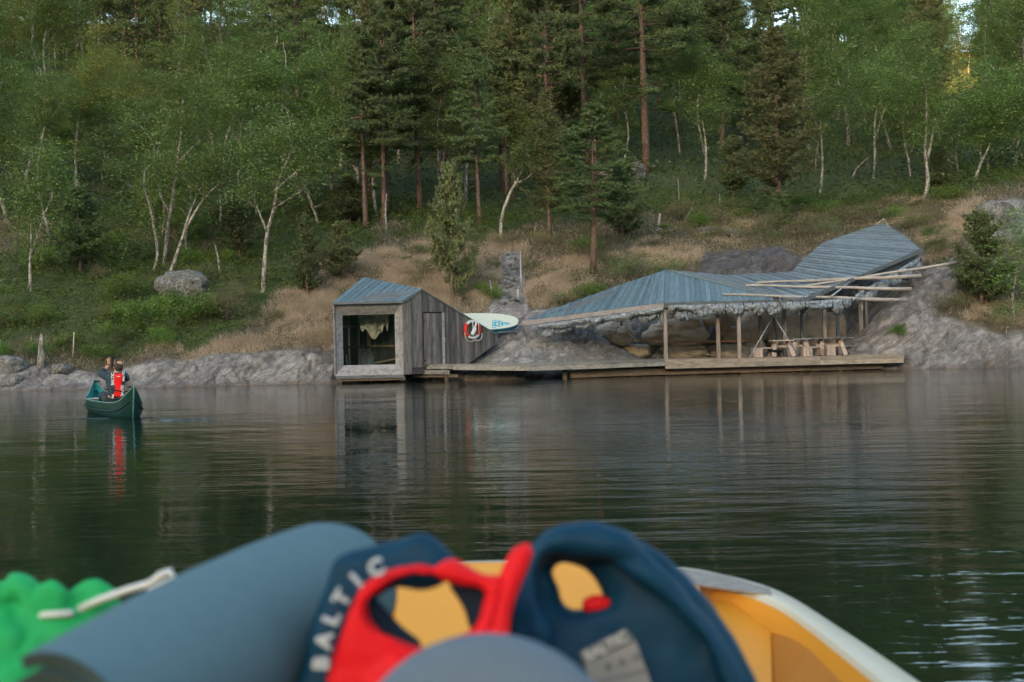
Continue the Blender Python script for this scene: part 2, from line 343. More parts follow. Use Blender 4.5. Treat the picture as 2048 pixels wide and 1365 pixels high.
YG = np.concatenate([np.arange(36, 39, .5), np.arange(39, 50, .085), np.arange(50, 62, .25), np.arange(62, 160, 1.6), np.array([170, 190, 215, 245, 280, 320, 360, 400, 440, 480])])
ct = []; cz = []
for cx, prs in COLS.items():
    ys = [36, prs[0][0]-.35]; zs = [-2.5, -.5]
    for Y, r in prs:
        ys.append(Y); zs.append(0.0 if r == 'w' else Zc(cx, r, Y))
    far = {0: 1}.get(1); z15 = zs[-1]
    ys += [190, 245, 320, 400, 480]; zs += [z15+1, z15+4, 45, 100, 118]
    ct.append((px(cx, 500, 1.0).x)); cz.append(np.interp(YG, ys, zs))
ct = np.array(ct); cz = np.array(cz)
TG = np.concatenate([np.arange(-.95, -.47, .02), np.arange(-.47, .47, .00155), np.arange(.47, .95, .02)])
Z0 = np.zeros((len(TG), len(YG)))
for j in range(len(YG)):
    f = np.interp(TG, ct, cz[:, j])
    Z0[:, j] = f
# smooth across columns a little so that profiles blend
ker = np.hanning(27); ker /= ker.sum()
mid = (TG > -.5) & (TG < .5)
Zs = np.apply_along_axis(lambda c: np.convolve(np.pad(c, 13, mode='edge'), ker, 'valid'), 0, Z0)
Z0 = Zs
XX = TG[:, None]*YG[None, :]; YY = np.repeat(YG[None, :], len(TG), 0)
P = np.stack([XX, YY, Z0], -1)
dT = np.gradient(P, axis=0); dY = np.gradient(P, axis=1)
N = np.cross(dT, dY); N /= np.linalg.norm(N, axis=-1, keepdims=True)
ix, iy = proj(P)
def jit(x, y, a, s_): return x+(fbm(XX*s_, YY*s_, Z0*s_, 4)-.5)*a, y+(fbm(XX*s_+9, YY*s_, Z0*s_, 4)-.5)*a
jx, jy = jit(ix, iy, 70, .7)
ROCKP = [
 [(-900,800),(-900,715),(0,715),(60,748),(150,757),(250,741),(330,724),(400,712),(560,706),(640,700),(700,690),(800,690),(890,655),(955,640),(985,600),(1003,560),(1000,500),(1034,498),(1046,560),(1060,625),(1150,610),(1330,550),(1400,548),(1400,515),(1470,498),(1575,503),(1600,520),(1760,450),(1850,500),(1850,550),(1905,515),(1935,560),(1905,600),(1868,622),(1862,642),(1900,634),(1990,670),(2060,664),(2900,664),(2900,800)],
 [(1950,480),(1965,425),(2000,400),(2100,400),(2100,480)],
 [(1990,420)]*3,
]
GREENP = [[(-900,700),(-900,600),(0,600),(180,600),(560,430),(760,430),(760,480),(640,540),(540,600),(480,655),(400,690),(250,715),(150,690)], [(180,700),(200,610),(330,590),(420,560),(440,600),(560,600),(590,600),(480,650),(420,690),(330,712),(240,730)], [(-900,600),(-900,520),(0,510),(160,480),(330,500),(300,590),(180,600),(100,640),(0,640)],
 [(1340,430),(1480,360),(1650,380),(1640,430),(1500,440)], [(780,480),(830,420),(1000,410),(1100,430),(1000,480)]]
STRAWP = [[(260,725),(400,690),(500,650),(560,600),(640,560),(690,520),(780,500),(830,510),(870,500),(1000,495),(1000,600),(930,640),(780,610),(690,690),(560,700),(400,708)],
 [(1046,600),(1040,520),(1060,500),(1190,520),(1200,560),(1160,590),(1080,612)], [(960,500),(985,470),(1060,490),(1050,515)],
 [(1750,430),(1790,380),(1850,400),(1950,400),(1960,430),(1900,500),(1860,510),(1850,470)], [(1940,640),(1980,600),(2060,610),(2060,660)],
 [(1410,440),(1440,410),(1500,430),(1500,470),(1430,480)], [(1240,520),(1290,480),(1400,490),(1400,520),(1300,540)]]
def polyany(ps, x, y):
    r = np.zeros(x.shape, bool)
    for p_ in ps: r |= inpoly(x, y, p_)
    return r
nearm = YY < 60
rock = (polyany(ROCKP, jx*.35+ix*.65, jy*.35+iy*.65) & nearm & (YY < 57)).astype(float)
rock[(YY < 41.0)] = 1
green = (polyany(GREENP, jx, jy) | ((YY > 58))).astype(float)
straw = (polyany(STRAWP, jx, jy) & (YY < 60)).astype(float)
patch = fbm(XX*.5, YY*.5, Z0*.1+3, 4); straw *= np.clip((patch-.38)*9, 0, 1)*np.clip(fbm(XX*1.1, YY*1.1, Z0*.5, 3)*7-2.1, 0, 1)
def blur(a, n=2):
    for _ in range(n): a = (a+np.roll(a, 1, 0)+np.roll(a, -1, 0)+np.roll(a, 1, 1)+np.roll(a, -1, 1))/5
    return a
rock, green, straw = blur(rock, 2), blur(green, 3), blur(straw, 5)
# relief
ax = XX*.8+Z0*.6; az = Z0*.8-XX*.6
rid = lambda s_, q: 1-np.abs(2*fbm(ax*s_*.45+q, YY*s_, az*s_*1.5, 3)-1)
D = (rid(.45, 0)-.75)*.4+(rid(1.6, 5)-.75)*.07+(rid(4.2, 9)-.75)*.06
mk_ = (rock > .03) & (YY < 60)
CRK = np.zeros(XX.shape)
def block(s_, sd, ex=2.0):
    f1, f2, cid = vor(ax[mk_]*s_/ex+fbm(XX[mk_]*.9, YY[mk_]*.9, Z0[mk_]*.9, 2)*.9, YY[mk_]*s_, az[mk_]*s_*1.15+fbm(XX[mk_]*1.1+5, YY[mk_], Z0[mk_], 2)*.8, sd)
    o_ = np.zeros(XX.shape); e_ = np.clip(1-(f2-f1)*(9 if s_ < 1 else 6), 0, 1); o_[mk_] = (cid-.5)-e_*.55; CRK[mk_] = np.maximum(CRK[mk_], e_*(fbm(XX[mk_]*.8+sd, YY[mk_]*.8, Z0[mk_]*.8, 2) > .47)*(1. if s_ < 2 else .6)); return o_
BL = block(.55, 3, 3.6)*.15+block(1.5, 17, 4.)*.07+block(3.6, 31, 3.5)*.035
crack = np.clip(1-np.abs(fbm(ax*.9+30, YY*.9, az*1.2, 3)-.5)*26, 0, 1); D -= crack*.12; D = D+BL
floor_m = inpoly(ix, iy, [(1040,735),(1040,695),(1700,695),(1700,735)])
D *= rock*np.where(floor_m, .35, 1.)
D *= np.clip((YY-38.8)/1.2, .2, 1)
soilb = (fbm(XX*1.2, YY*1.2, Z0*1.2, 4)-.5)*.45*(1-rock)*np.clip((YY-40)/4, 0, 1)
far_b = (fbm(XX*.15, YY*.15, Z0*0, 3)-.5)*3*np.clip((YY-62)/30, 0, 1)
P = P + N*(D+soilb)[..., None]; P[..., 2] += far_b
bx0, bx1 = px(660, 690, 40).x, px(806, 690, 40).x
bhm = (P[..., 0] > bx0) & (P[..., 0] < bx1+.0+(P[..., 1]-39.9)*1.35) & (P[..., 1] > 39.8) & (P[..., 1] < 42.4) & (P[..., 0] < bx1+1.7)
P[..., 2] = np.where(bhm, np.minimum(P[..., 2], .12), P[..., 2])
nT, nY = len(TG), len(YG)
idx = np.arange(nT*nY).reshape(nT, nY)
Fq = np.stack([idx[:-1, :-1], idx[1:, :-1], idx[1:, 1:], idx[:-1, 1:]], -1).reshape(-1, 4)
me = np_mesh('hillside', P.reshape(-1, 3), Fq, True)
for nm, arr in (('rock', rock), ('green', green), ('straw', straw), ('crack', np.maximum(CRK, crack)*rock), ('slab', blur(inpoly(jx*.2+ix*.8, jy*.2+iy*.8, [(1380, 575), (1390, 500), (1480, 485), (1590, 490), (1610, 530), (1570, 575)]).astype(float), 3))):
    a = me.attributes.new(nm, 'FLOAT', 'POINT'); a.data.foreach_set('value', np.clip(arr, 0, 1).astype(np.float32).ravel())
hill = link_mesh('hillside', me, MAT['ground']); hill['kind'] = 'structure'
PT = P
def zt(X, Y):
    t = X/Y; i = np.interp(t, TG, np.arange(nT)); j = np.interp(Y, YG, np.arange(nY))
    i0, j0 = min(int(i), nT-2), min(int(j), nY-2); fi, fj = i-i0, j-j0
    Zp = PT[..., 2]
    return float((Zp[i0, j0]*(1-fi)+Zp[i0+1, j0]*fi)*(1-fj)+(Zp[i0, j0+1]*(1-fi)+Zp[i0+1, j0+1]*fi)*fj)
def hit(x, y, Ymin=40.):
    r = ray(x, y); t = r.x/r.y; s_ = r.z/r.y; Y = Ymin; last = None
    while Y < 160:
        if CZ+s_*Y < zt(t*Y, Y): break
        Y += .15
    return Vector((t*Y, Y, zt(t*Y, Y)))
# water + lake bed come with it, unseen ridge added behind the viewer to shade the bay
wme = bpy.data.meshes.new('lake_water'); wme.from_pydata([(-600, -420, 0), (600, -420, 0), (600, 48, 0), (-600, 48, 0)], [], [(0, 1, 2, 3)])
setp(link_mesh('lake_water', wme, MAT['water']), kind='structure')
g = NT('shade_ridge_ground'); c_ = g.mix(g.noise(g.objv(), .05, 5), (.03, .045, .02), (.07, .09, .035)); MAT['shade_ridge'] = g.fin(c_, .9)
hx = np.linspace(-1200, 1200, 61); hy = np.array([-400, -430, -470, -520, -570, -640, -720]); hz_ = np.array([-2, 30, 85, 140, 152, 150, 120])
HX, HY = np.meshgrid(hx, hy, indexing='ij'); HZ = hz_[None, :]*(.9+.25*fbm(HX*.004, HY*.004, HX*0, 3))
hi = np.arange(HX.size).reshape(HX.shape)
me = np_mesh('unseen_shade_ridge', np.stack([HX, HY, HZ], -1).reshape(-1, 3), np.stack([hi[:-1, :-1], hi[:-1, 1:], hi[1:, 1:], hi[1:, :-1]], -1).reshape(-1, 4), True)
setp(link_mesh('unseen_shade_ridge', me, MAT['shade_ridge']), kind='structure')

# ================================================================= VEGETATION
def unit(n):
    a = rng.normal(size=(n, 3)); return a/np.linalg.norm(a, axis=1, keepdims=True)
def leafquads(C, s, asp=.6, up=None, r=None):
    n = len(C); a = unit(n); 
    if up is not None: a = a*(1-up)+np.array([0, 0, 1.])*up; a /= np.linalg.norm(a, axis=1, keepdims=True)
    if up is None: a[:, 2] *= .45
    b = np.cross(a, unit(n)); b[:, 2] *= (.45 if up is None else 1); b /= np.linalg.norm(b, axis=1, keepdims=True)+1e-9
    if not hasattr(s, 'shape'): s = np.full(n, s)
    s = (s*rng.uniform(.6, 1.3, n))[:, None]
    V = np.stack([C-a*s, C+b*s*asp, C+a*s, C-b*s*asp], 1).reshape(-1, 3)
    return V, np.arange(4*n).reshape(n, 4)
def blades(C, L, wd, spread=.5, base=True):
    n = len(C); d = unit(n)*spread+np.array([0, 0, 1.]); d /= np.linalg.norm(d, axis=1, keepdims=True)
    b = np.cross(d, unit(n)); b /= np.linalg.norm(b, axis=1, keepdims=True)+1e-9
    if not hasattr(L, 'shape'): L = np.full(n, L)
    L = (L*rng.uniform(.6, 1.3, n))[:, None]; side = b*wd*.5
    V = np.stack([C-side, C+side, C+d*L], 1).reshape(-1, 3)
    return V, np.arange(3*n).reshape(n, 3)
# ---- pine variants (local coordinates, unit metres)
def pine_parts(H, R, cs, whorl=.42, nb=5, dens=1.0, young=False, blade=.15, bare=.35, seed=0):
    rr = np.random.default_rng(seed); tb = MB()
    n = 9; bx_, by_ = rr.uniform(-.12, .12, 2)
    ax_ = lambda h: np.array([bx_*math.sin(h/H*3)*H*.12, by_*math.sin(h/H*2.4)*H*.12, h])
    r0 = H*.0125+.03
    tb.tube([ax_(h) for h in np.linspace(-.4, H*.97, n)], [r0*(1-.9*i/(n-1))+.008 for i in range(n)], 7)
    C = []
    h = H*cs*(1-bare)
    while h < H:
        q = (h/H-cs)/(1-cs)
        L = R*(max(0, 1-q)**.75*(.55+.55*min(1, q*5+.2)) if q > 0 else .55)
        if not young: L *= (1.0 if q < .45 else 1.05)
        L += .18
        k = nb if q > 0 else 2
        for b_ in range(k):
            if rr.random() < .12: continue
            az_ = rr.uniform(0, 2*math.pi); ll = L*rr.uniform(.65, 1.15)
            up_ = (.5 if young else .12)+q*.55; dr = np.array([math.cos(az_), math.sin(az_), 0])
            base = ax_(h+rr.uniform(-.1, .1)); sag = -.14 if not young else 0
            pt = lambda u: base+dr*ll*u+np.array([0, 0, ll*(up_*u*u*.8+sag*u)])
            tb.tube([pt(0), pt(.5), pt(1.)], [.022*ll**.5+.006, .014, .006], 4, False)
            if q <= 0 and rr.random() < .65: continue
            nc = int(dens*(5+ll*7))
            for _ in range(nc):
                u = rr.uniform(.25, 1.0)**.7 if not young else rr.uniform(.15, 1.)
                sdv = np.array([-dr[1], dr[0], 0])*rr.normal()*.22*ll*min(1, u+.2)*(1.2-u*.5)
                C.append(pt(u)+sdv+np.array([0, 0, rr.normal()*.045+.03]))
        h += whorl*rr.uniform(.75, 1.25)*(1 if q < .6 else .75)
    C.append(ax_(H)); C = np.array(C)
    kk = 11
    CC = np.repeat(C, kk, 0)+rng.normal(size=(len(C)*kk, 3))*.035
    d = unit(len(CC)); d[:, 2] = np.abs(d[:, 2])*.9+.1
    b = np.cross(d, unit(len(CC))); b /= np.linalg.norm(b, axis=1, keepdims=True)
    L = blade*rng.uniform(.7, 1.3, len(CC))[:, None]
    V = np.stack([CC-b*.024, CC+b*.024, CC+d*L+b*.008], 1).reshape(-1, 3)
    cr = (V, np.arange(len(V)).reshape(-1, 3))
    return tb, cr
def tree_meshes(kind, tb, cr, m1, m2):
    me1 = bpy.data.meshes.new(kind+'_trunk'); me1.from_pydata([tuple(map(float, v)) for v in tb.v], [], tb.f); me1.polygons.foreach_set('use_smooth', [True]*len(me1.polygons)); me1.materials.append(m1)
    me2 = np_mesh(kind+'_crown', cr[0], cr[1]); me2.materials.append(m2)
    return me1, me2
def plant_tree(kind, meshes, loc, sx, sz, rz, label, cat, group=None):
    o = empty(kind, loc, label, cat, group); o.rotation_euler.z = rz; o.scale = (sx, sx, sz)
    a = link_mesh('trunk', meshes[0], None, o); b = link_mesh('crown', meshes[1], None, o)
    return o
PINE = [tree_meshes('pine', *pine_parts(12, 2.5, .35, seed=s_, whorl=.5, nb=6, dens=2.1, blade=.19), MAT['pinebark'], MAT['needle']) for s_ in (1, 2, 3)]
PINE_B = [tree_meshes('pine', *pine_parts(12, 2.4, .2, seed=s_+20, whorl=.42, nb=6, dens=1.8, young=True, blade=.18), MAT['pinebark'], MAT['needle_b']) for s_ in (1, 2)]
YP = [tree_meshes('young_pine', *pine_parts(3.2, 1.0, .12, whorl=.24, nb=6, seed=s_+40, dens=1.7, young=True, blade=.12, bare=.6), MAT['pinebark'], m_) for s_, m_ in ((1, MAT['needle']), (2, MAT['needle_b']), (3, MAT['needle']))]
# ---- birches
def birch_parts(H, R, seed, nlimb=9, leaves=14000, ls=.06, cs=.28):
    rr = np.random.default_rng(seed); tb = MB(); ph = rr.uniform(0, 6, 3); tips = []
    lean = rr.normal(size=2)*.08
    ax_ = lambda u: np.array([(lean[0]*u+.03*math.sin(u*7+ph[0]))*H, (lean[1]*u+.03*math.sin(u*6+ph[1]))*H, u*H])
    tb.tube([ax_(u) if u > 0 else ax_(0)-np.array([0, 0, .4]) for u in np.linspace(0, .95, 12)], [H*.0105*(1-u*.88)+.006 for u in np.linspace(0, 1, 12)], 6)
    for i in range(nlimb):
        u0 = rr.uniform(cs*.8, .85); az_ = rr.uniform(0, 6.28); ll = R*rr.uniform(.6, 1.1)*(1.15-.6*u0); d = np.array([math.cos(az_), math.sin(az_), 0])
        b0 = ax_(u0); k = rr.uniform(.5, 1.1)
        p = [b0+d*ll*t_+np.array([0, 0, ll*k*t_])+rr.normal(size=3)*.08*(t_ > 0) for t_ in (0, .3, .65, 1)]
        tb.tube(p, [.035*(1-u0)+.02, .02, .013, .006], 5, False)
        for t_ in (1, 2, 3, 3):
            for _ in range(2): tips.append((p[t_]+rr.normal(size=3)*.35*R*.5, rr.uniform(.35, .62)*R*.5))
    for u in np.linspace(cs, 1, 8):
        for _ in range(3): tips.append((ax_(u)+rr.normal(size=3)*np.array([1, 1, .5])*R*.33*(1.25-u*.8), rr.uniform(.3, .55)*R*.5))
    per = leaves//len(tips); C = []
    for c, r in tips:
        q = rng.normal(size=(per, 3))*np.array([1, 1, .55])*r*.5; C.append(c+q)
    C = np.concatenate(C)
    return tb, leafquads(C, ls, .7)
YBIRCH = [tree_meshes('young_birch', *birch_parts(5.5, 2.0, 140+s_, 10, 9000, .055, .08), MAT['birchbark'], MAT['birchleaf']) for s_ in range(3)]
BIRCH = [tree_meshes('birch', *birch_parts(10, 2.7, 100+s_), MAT['birchbark'], MAT['birchleaf']) for s_ in range(5)]
BIRCH_Y = [tree_meshes('birch', *birch_parts(10, 2.7, 120+s_), MAT['birchbark'], MAT['birchleaf_y']) for s_ in range(2)]
# ---- hero trees traced at their own distance
def smoothpts(pts, n=4):
    pts = [Vector(p) for p in pts]; out = []
    for i in range(len(pts)-1):
        p0, p1, p2, p3 = pts[max(i-1, 0)], pts[i], pts[i+1], pts[min(i+2, len(pts)-1)]
        for k in range(n):
            t = k/n; out.append(.5*((2*p1)+(p2-p0)*t+(2*p0-5*p1+4*p2-p3)*t*t+(3*p1-p0-3*p2+p3)*t**3))
    return out+[pts[-1]]
def hero_birch(stems, w0, clusters, label, mat='birchleaf', leaf=.055, dens=1.0, group='birches standing at the front of the wood', name='birch', cat='birch', trunkmat='birchbark'):
    b = hit(*stems[0][0]); Y = b.y; base = b
    o = empty(name, base, label, cat, group)
    tb = MB(); sc_ = Y/F; ends = []
    for si, st in enumerate(stems):
        dy = 0 if si == 0 else rnd.uniform(-.5, .5)
        pts = [px(x, y, Y+dy*i/max(1, len(st)-1)) for i, (x, y) in enumerate(st)]
        if si == 0: pts[0].z = base.z-.3
        sp = smoothpts(pts); n = len(sp); ww = w0*sc_*.5*(1 if si == 0 else .62)
        tb.tube(sp, [ww*(1-.72*i/(n-1))+.006 for i in range(n)], 7)
        ends += [sp[-1], sp[int(n*.75)]]
        for _ in range(5 if clusters else 0):   # twigs
            i = rnd.randint(int(n*.45), n-1); d = Vector((rnd.uniform(-1, 1), rnd.uniform(-.8, .8), rnd.uniform(.2, 1.1))).normalized()*rnd.uniform(.5, 1.3)
            tb.tube([sp[i], sp[i]+d*.5+Vector((0, 0, .05)), sp[i]+d], [.016, .010, .004], 4, False)
            ends.append(sp[i]+d)
    tb.obj('trunk', MAT[trunkmat], o, True)
    C = []
    for e in ends:
        if not clusters: break
        C.append(np.array(e)+rng.normal(size=(int(170*dens), 3))*np.array([.38, .38, .26]))
    for cx, cy, r in clusters:
        c = np.array(px(cx, cy, Y)); R_ = r*sc_; ns = max(3, int(R_*R_*5))
        for _ in range(ns):
            q = rng.normal(size=3)*np.array([.5, .5, .42])*R_; rr_ = rng.uniform(.28, .5)
            C.append(c+q+rng.normal(size=(int(190*dens), 3))*np.array([rr_, rr_, rr_*.55]))
    if C:
        C = np.concatenate(C); V, Fc = leafquads(C, leaf, .7); V -= np.array(base)
        me = np_mesh('birch_crown', V, Fc); link_mesh('crown', me, MAT[mat], o)
    return o
HB = [
 ([[(62,584),(60,540),(62,490),(62,440)],[(64,510),(85,440),(105,390),(100,345)]], 7, [(60,400,60),(95,340,55),(40,470,35),(100,300,45)], 'forked pale birch low at the left edge of the photo', 'birchleaf'),
 ([[(330,565),(350,520),(372,460),(400,410),(425,380),(448,365)],[(365,480),(375,440),(395,390),(408,365)]], 8, [(440,340,45),(400,350,40),(470,320,45)], 'birch leaning right with two white limbs, growing behind the grey boulder', 'birchleaf'),
 ([[(303,540),(315,510),(307,450),(300,415),(288,370),(290,340)]], 7, [(270,330,45),(240,440,55),(260,490,50),(245,520,40)], 'crooked birch with kinked white top, left of the boulder', 'birchleaf'),
 ([[(327,530),(335,460),(345,400),(352,340),(362,270),(366,200)],[(355,330),(380,300),(400,280)],[(342,430),(320,390),(312,350)]], 8, [(365,230,60),(400,180,60),(350,150,55),(320,200,45)], 'tall upright birch rising above the boulder', 'birchleaf'),
 ([[(525,585),(530,520),(535,465),(550,410),(555,370),(575,320),(592,290)],[(533,460),(520,430),(505,390)],[(545,420),(575,400),(600,385)],[(553,380),(600,340),(640,330)]], 9, [(590,270,60),(540,270,60),(500,300,50),(620,310,45),(505,370,30),(640,260,40)], 'grey birch with a forked trunk on the slope left of the boathouse', 'birchleaf'),
 ([[(458,424),(450,370),(450,290),(468,230),(466,180),(472,140)]], 6, [(470,120,60),(500,160,45),(440,200,40)], 'slender birch with a bent foot, second row left of centre', 'birchleaf'),
 ([[(477,420),(478,330),(485,240),(520,190)],[(484,260),(470,215),(462,170)]], 6, [(520,170,50),(540,210,40)], 'mossy birch standing right beside the bent-footed one', 'birchleaf'),
 ([[(717,447),(716,390),(715,330),(722,300),(738,250),(752,215)],[(714,345),(690,300),(665,255)]], 8, [(750,190,60),(700,220,60),(660,230,50),(780,230,40),(720,170,50)], 'y-shaped white birch above the boathouse roof', 'birchleaf'),
 ([[(885,390),(877,350),(878,318),(890,290),(897,260),(893,240)]], 8, [(895,200,60),(930,180,50),(870,190,45),(850,250,35)], 'birch with an s-bent white trunk behind the bushy young pine', 'birchleaf_y'),
 ([[(932,405),(932,350),(938,310),(955,280),(972,250)],[(935,330),(937,290),(930,270)]], 7, [(1000,220,60),(1040,240,40),(960,230,40),(930,260,30)], 'birch with bright yellow-green crown right of the s-bent one', 'birchleaf_y'),
 ([[(1002,487),(1003,440),(1015,400),(1030,370),(1050,360),(1065,345),(1068,330)],[(1025,378),(1040,350),(1047,338)]], 8, [(1070,290,50),(1100,270,45),(1050,300,30)], 'mossy birch arching right above the stone path', 'birchleaf'),
 ([[(1842,405),(1855,372),(1853,330),(1850,300),(1853,250),(1852,180)],[(1855,318),(1865,270),(1870,245)]], 9, [(1840,150,70),(1870,190,45),(1805,180,60),(1840,80,55),(1880,250,35),(1810,100,50)], 'tall white birch with bent foot above the right end of the shelter roof', 'birchleaf'),
 ([[(1745,357),(1750,320),(1749,260),(1755,200),(1752,150)],[(1750,280),(1765,230),(1775,200)]], 6, [(1750,150,70),(1720,200,60),(1790,200,50)], 'birch with a wavy trunk in the shade left of the tall white one', 'birchleaf'),
 ([[(1947,362),(1960,330),(1975,300),(1988,265)]], 7, [(1990,230,60),(2020,260,50),(1970,200,45),(2030,180,60)], 'leaning dark birch by the heath at the right edge', 'birchleaf'),
 ([[(1700,358),(1712,340),(1722,328),(1738,315)]], 4, [], 'thin bare stem leaning right under the birches', 'birchleaf'),
 ([[(153,385),(152,330),(155,270),(160,215)]], 7, [(200,110,60),(230,130,60),(180,160,60),(260,170,50),(150,200,50),(205,80,40)], 'big yellow-green birch in the upper left of the wood', 'birchleaf_y'),
 ([[(81,735),(82,700),(83,668)]], 16, [], 'short white birch snag standing by the shore left of the canoeist', 'birchleaf'),
 ([[(440,548),(437,520),(430,490)]], 6, [], 'short broken birch snag right of the boulder', 'birchleaf'),
 ([[(775,466),(771,430),(773,388)]], 5, [], 'thin broken snag between the y-shaped birch and the pines', 'birchleaf'),
 ([[(2030,640),(2025,590),(2035,540),(2042,500)]], 6, [(2030,540,60),(2045,460,60),(2010,610,35),(2040,600,35)], 'bright green young birch low at the right edge', 'birchleaf'),
 ([[(1822,305),(1830,275),(1837,250)]], 5, [(1840,240,30)], 'small slanting birch stem left of the tall white one', 'birchleaf'),
 ([[(1410,360),(1412,300),(1405,240)]], 6, [(1400,190,60),(1440,140,60),(1450,220,45)], 'leafy birch left of the broad dark pine', 'birchleaf'),
 ([[(1640,390),(1645,320),(1640,240)]], 6, [(1650,170,70),(1680,240,50),(1640,110,50),(1600,60,60)], 'dense birch just right of the broad dark pine', 'birchleaf'),
]
for st, w0, cl, lb, m_ in HB:
    dead = not cl
    hero_birch(st, w0, cl, lb, m_, name='dead_birch' if dead else 'birch', cat='tree stump' if dead else 'birch', group='broken bare stems on the slope' if dead else 'birches standing at the front of the wood')
def hero_pine(bx_, by_, topy, wpx, label, kind=0, young=False, lean=0):
    b = hit(bx_, by_); top = px(bx_, topy, b.y).z; H = top-b.z
    if young:
        ms = YP[kind % 3]; s_ = H/3.2; sx = wpx*b.y/F/2/1.05
        return plant_tree('young_pine', ms, b, sx, s_, rnd.uniform(0, 6), label, 'pine', 'young pines on the slope')
    ms = (PINE if kind < 10 else PINE_B)[kind % 10 % (3 if kind < 10 else 2)]; sx = wpx*b.y/F/2/2.3
    return plant_tree('pine', ms, b, sx, H/12, rnd.uniform(0, 6), label, 'pine', 'pines standing at the front of the wood')
hero_pine(1293, 346, -230, 230, 'tall red-stemmed pine beside the grey boulder on the slope', 0)
hero_pine(1174, 330, -260, 210, 'tall pine with a straight red trunk left of the red-stemmed one', 1)
hero_pine(1187, 548, 210, 180, 'open pine standing between the path and the shelter roof', 2)
hero_pine(1100, 482, 185, 110, 'thin pine with a red leaning stem left of the open pine', 11)
hero_pine(1555, 460, 60, 190, 'broad dark pine behind the middle of the shelter roof', 10)
hero_pine(840, 425, -60, 170, 'pine with a thick brown trunk behind the s-bent birch', 0)
hero_pine(768, 452, 30, 130, 'slim brown pine left of the thick-trunked one', 1)
hero_pine(960, 452, 100, 120, 'slim pine behind the yellow-green birch', 2)
hero_pine(1025, 400, -80, 150, 'dense brownish pine in the upper middle of the wood', 11)
hero_pine(1095, 400, -200, 160, 'tall shaded pine behind the arching birch', 1)
hero_pine(1240, 330, -40, 120, 'shaded pine with thin stem left of the red-stemmed one', 2)
for a in [(905,606,345,105,'bushy young pine right behind the boathouse',1),(161,545,385,115,'small dark pine on the slope above the canoeist',0),(615,596,440,75,'slim young pine left of the boathouse roof',0),
          (683,566,450,80,'yellowish young pine just above the boathouse',1),(1963,618,435,125,'dark young pine on the rock at the right end',0),(1467,400,280,80,'narrow young pine left of the broad dark pine',2),
          (1245,480,330,110,'small spreading pine by the grey boulder',0),(1560,470,390,60,'stunted pine at the foot of the broad dark pine',2),(700,450,360,90,'young pine under the y-shaped birch',0),
          (1880,390,300,60,'small dark pine at the foot of the tall white birch',2),(480,520,400,90,'young pine left of the forked grey birch',2)]:
    hero_pine(a[0], a[1], a[2], a[3], a[4], a[5], True)
# ---- filler wood
placed = []
ROOFX = lambda x: np.interp(x, [-100, 0, 200, 420, 560, 700, 800, 980, 1060, 1190, 1300, 1400, 1640, 1765, 1850, 2048, 2200], [560, 560, 500, 520, 470, 470, 440, 440, 430, 400, 340, 350, 380, 370, 345, 370, 370])
n_ok = 0
for k in range(6000):
    if n_ok >= 400: break
    Y = 50.5+(rnd.random()**.8)*97; t = rnd.uniform(-.52, .52); X = t*Y; z = zt(X, Y)
    x_, y_ = proj(np.array([X, Y, z])); 
    if y_ > ROOFX(float(x_)): continue
    if 1892 < x_ < 1966 and Y > 66: continue
    if 1250 < x_ < 1340 and y_ > 250: continue
    dmin = 1.9 if Y < 70 else 2.4
    if any((X-a)**2+(Y-b)**2 < dmin**2 for a, b in placed): continue
    placed.append((X, Y)); n_ok += 1
    pp = .15 if x_ < 600 else .32 if x_ < 850 else .6 if x_ < 1420 else .24 if x_ < 1700 else .12
    young = Y < 110 and rnd.random() < (.5 if x_ < 850 else .42)
    if young:
        s_ = rnd.uniform(.55, 1.15); plant_tree('young_birch', rnd.choice(YBIRCH), (X, Y, z-.1), s_*rnd.uniform(.9, 1.3), s_, rnd.uniform(0, 6), 'low bushy young birch among those growing under the trees of the wood', 'birch', 'young birches under the wood'); continue
    if rnd.random() < pp:
        ms = rnd.choice(PINE+PINE_B[:1]); s_ = rnd.uniform(.75, 1.2)
        plant_tree('pine', ms, (X, Y, z-.1), s_*rnd.uniform(.85, 1.1), s_, rnd.uniform(0, 6), 'dark green pine among the many filling the wood on the slope', 'pine', 'pines filling the wood')
    else:
        ms = rnd.choice(BIRCH+(BIRCH_Y[:1] if x_ < 700 else [])); s_ = rnd.uniform(.6, 1.1) if Y < 80 else rnd.uniform(.85, 1.3)
        plant_tree('birch', ms, (X, Y, z-.1), s_*rnd.uniform(.9, 1.2), s_, rnd.uniform(0, 6), 'leafy green birch among the many filling the wood on the slope', 'birch', 'birches filling the wood')
for k in range(52):
    Y = rnd.uniform(128, 152); t = rnd.uniform(-.5, .5); X = t*Y; z = zt(X, Y); x_ = float(proj(np.array([X, Y, z]))[0])
    if 1885 < x_ < 1972: continue
    s_ = rnd.uniform(1.2, 1.6); plant_tree('birch', rnd.choice(BIRCH), (X, Y, z-.1), s_*1.25, s_, rnd.uniform(0, 6), 'leafy green birch among the many filling the wood on the slope', 'birch', 'birches filling the wood')
# far sunlit trees across the ridge
for k in range(46):
    Y = rnd.uniform(330, 400); x_ = rnd.uniform(1330, 2050); X = px(x_, 0, Y).x; z = zt(X, Y)
    s_ = rnd.uniform(1.3, 1.9)
    plant_tree('birch', rnd.choice(BIRCH_Y), (X, Y, z-.2), s_*1.3, s_, rnd.uniform(0, 6), 'distant sunlit tree on the far ridge seen through the gap', 'tree', 'sunlit trees on the far ridge')
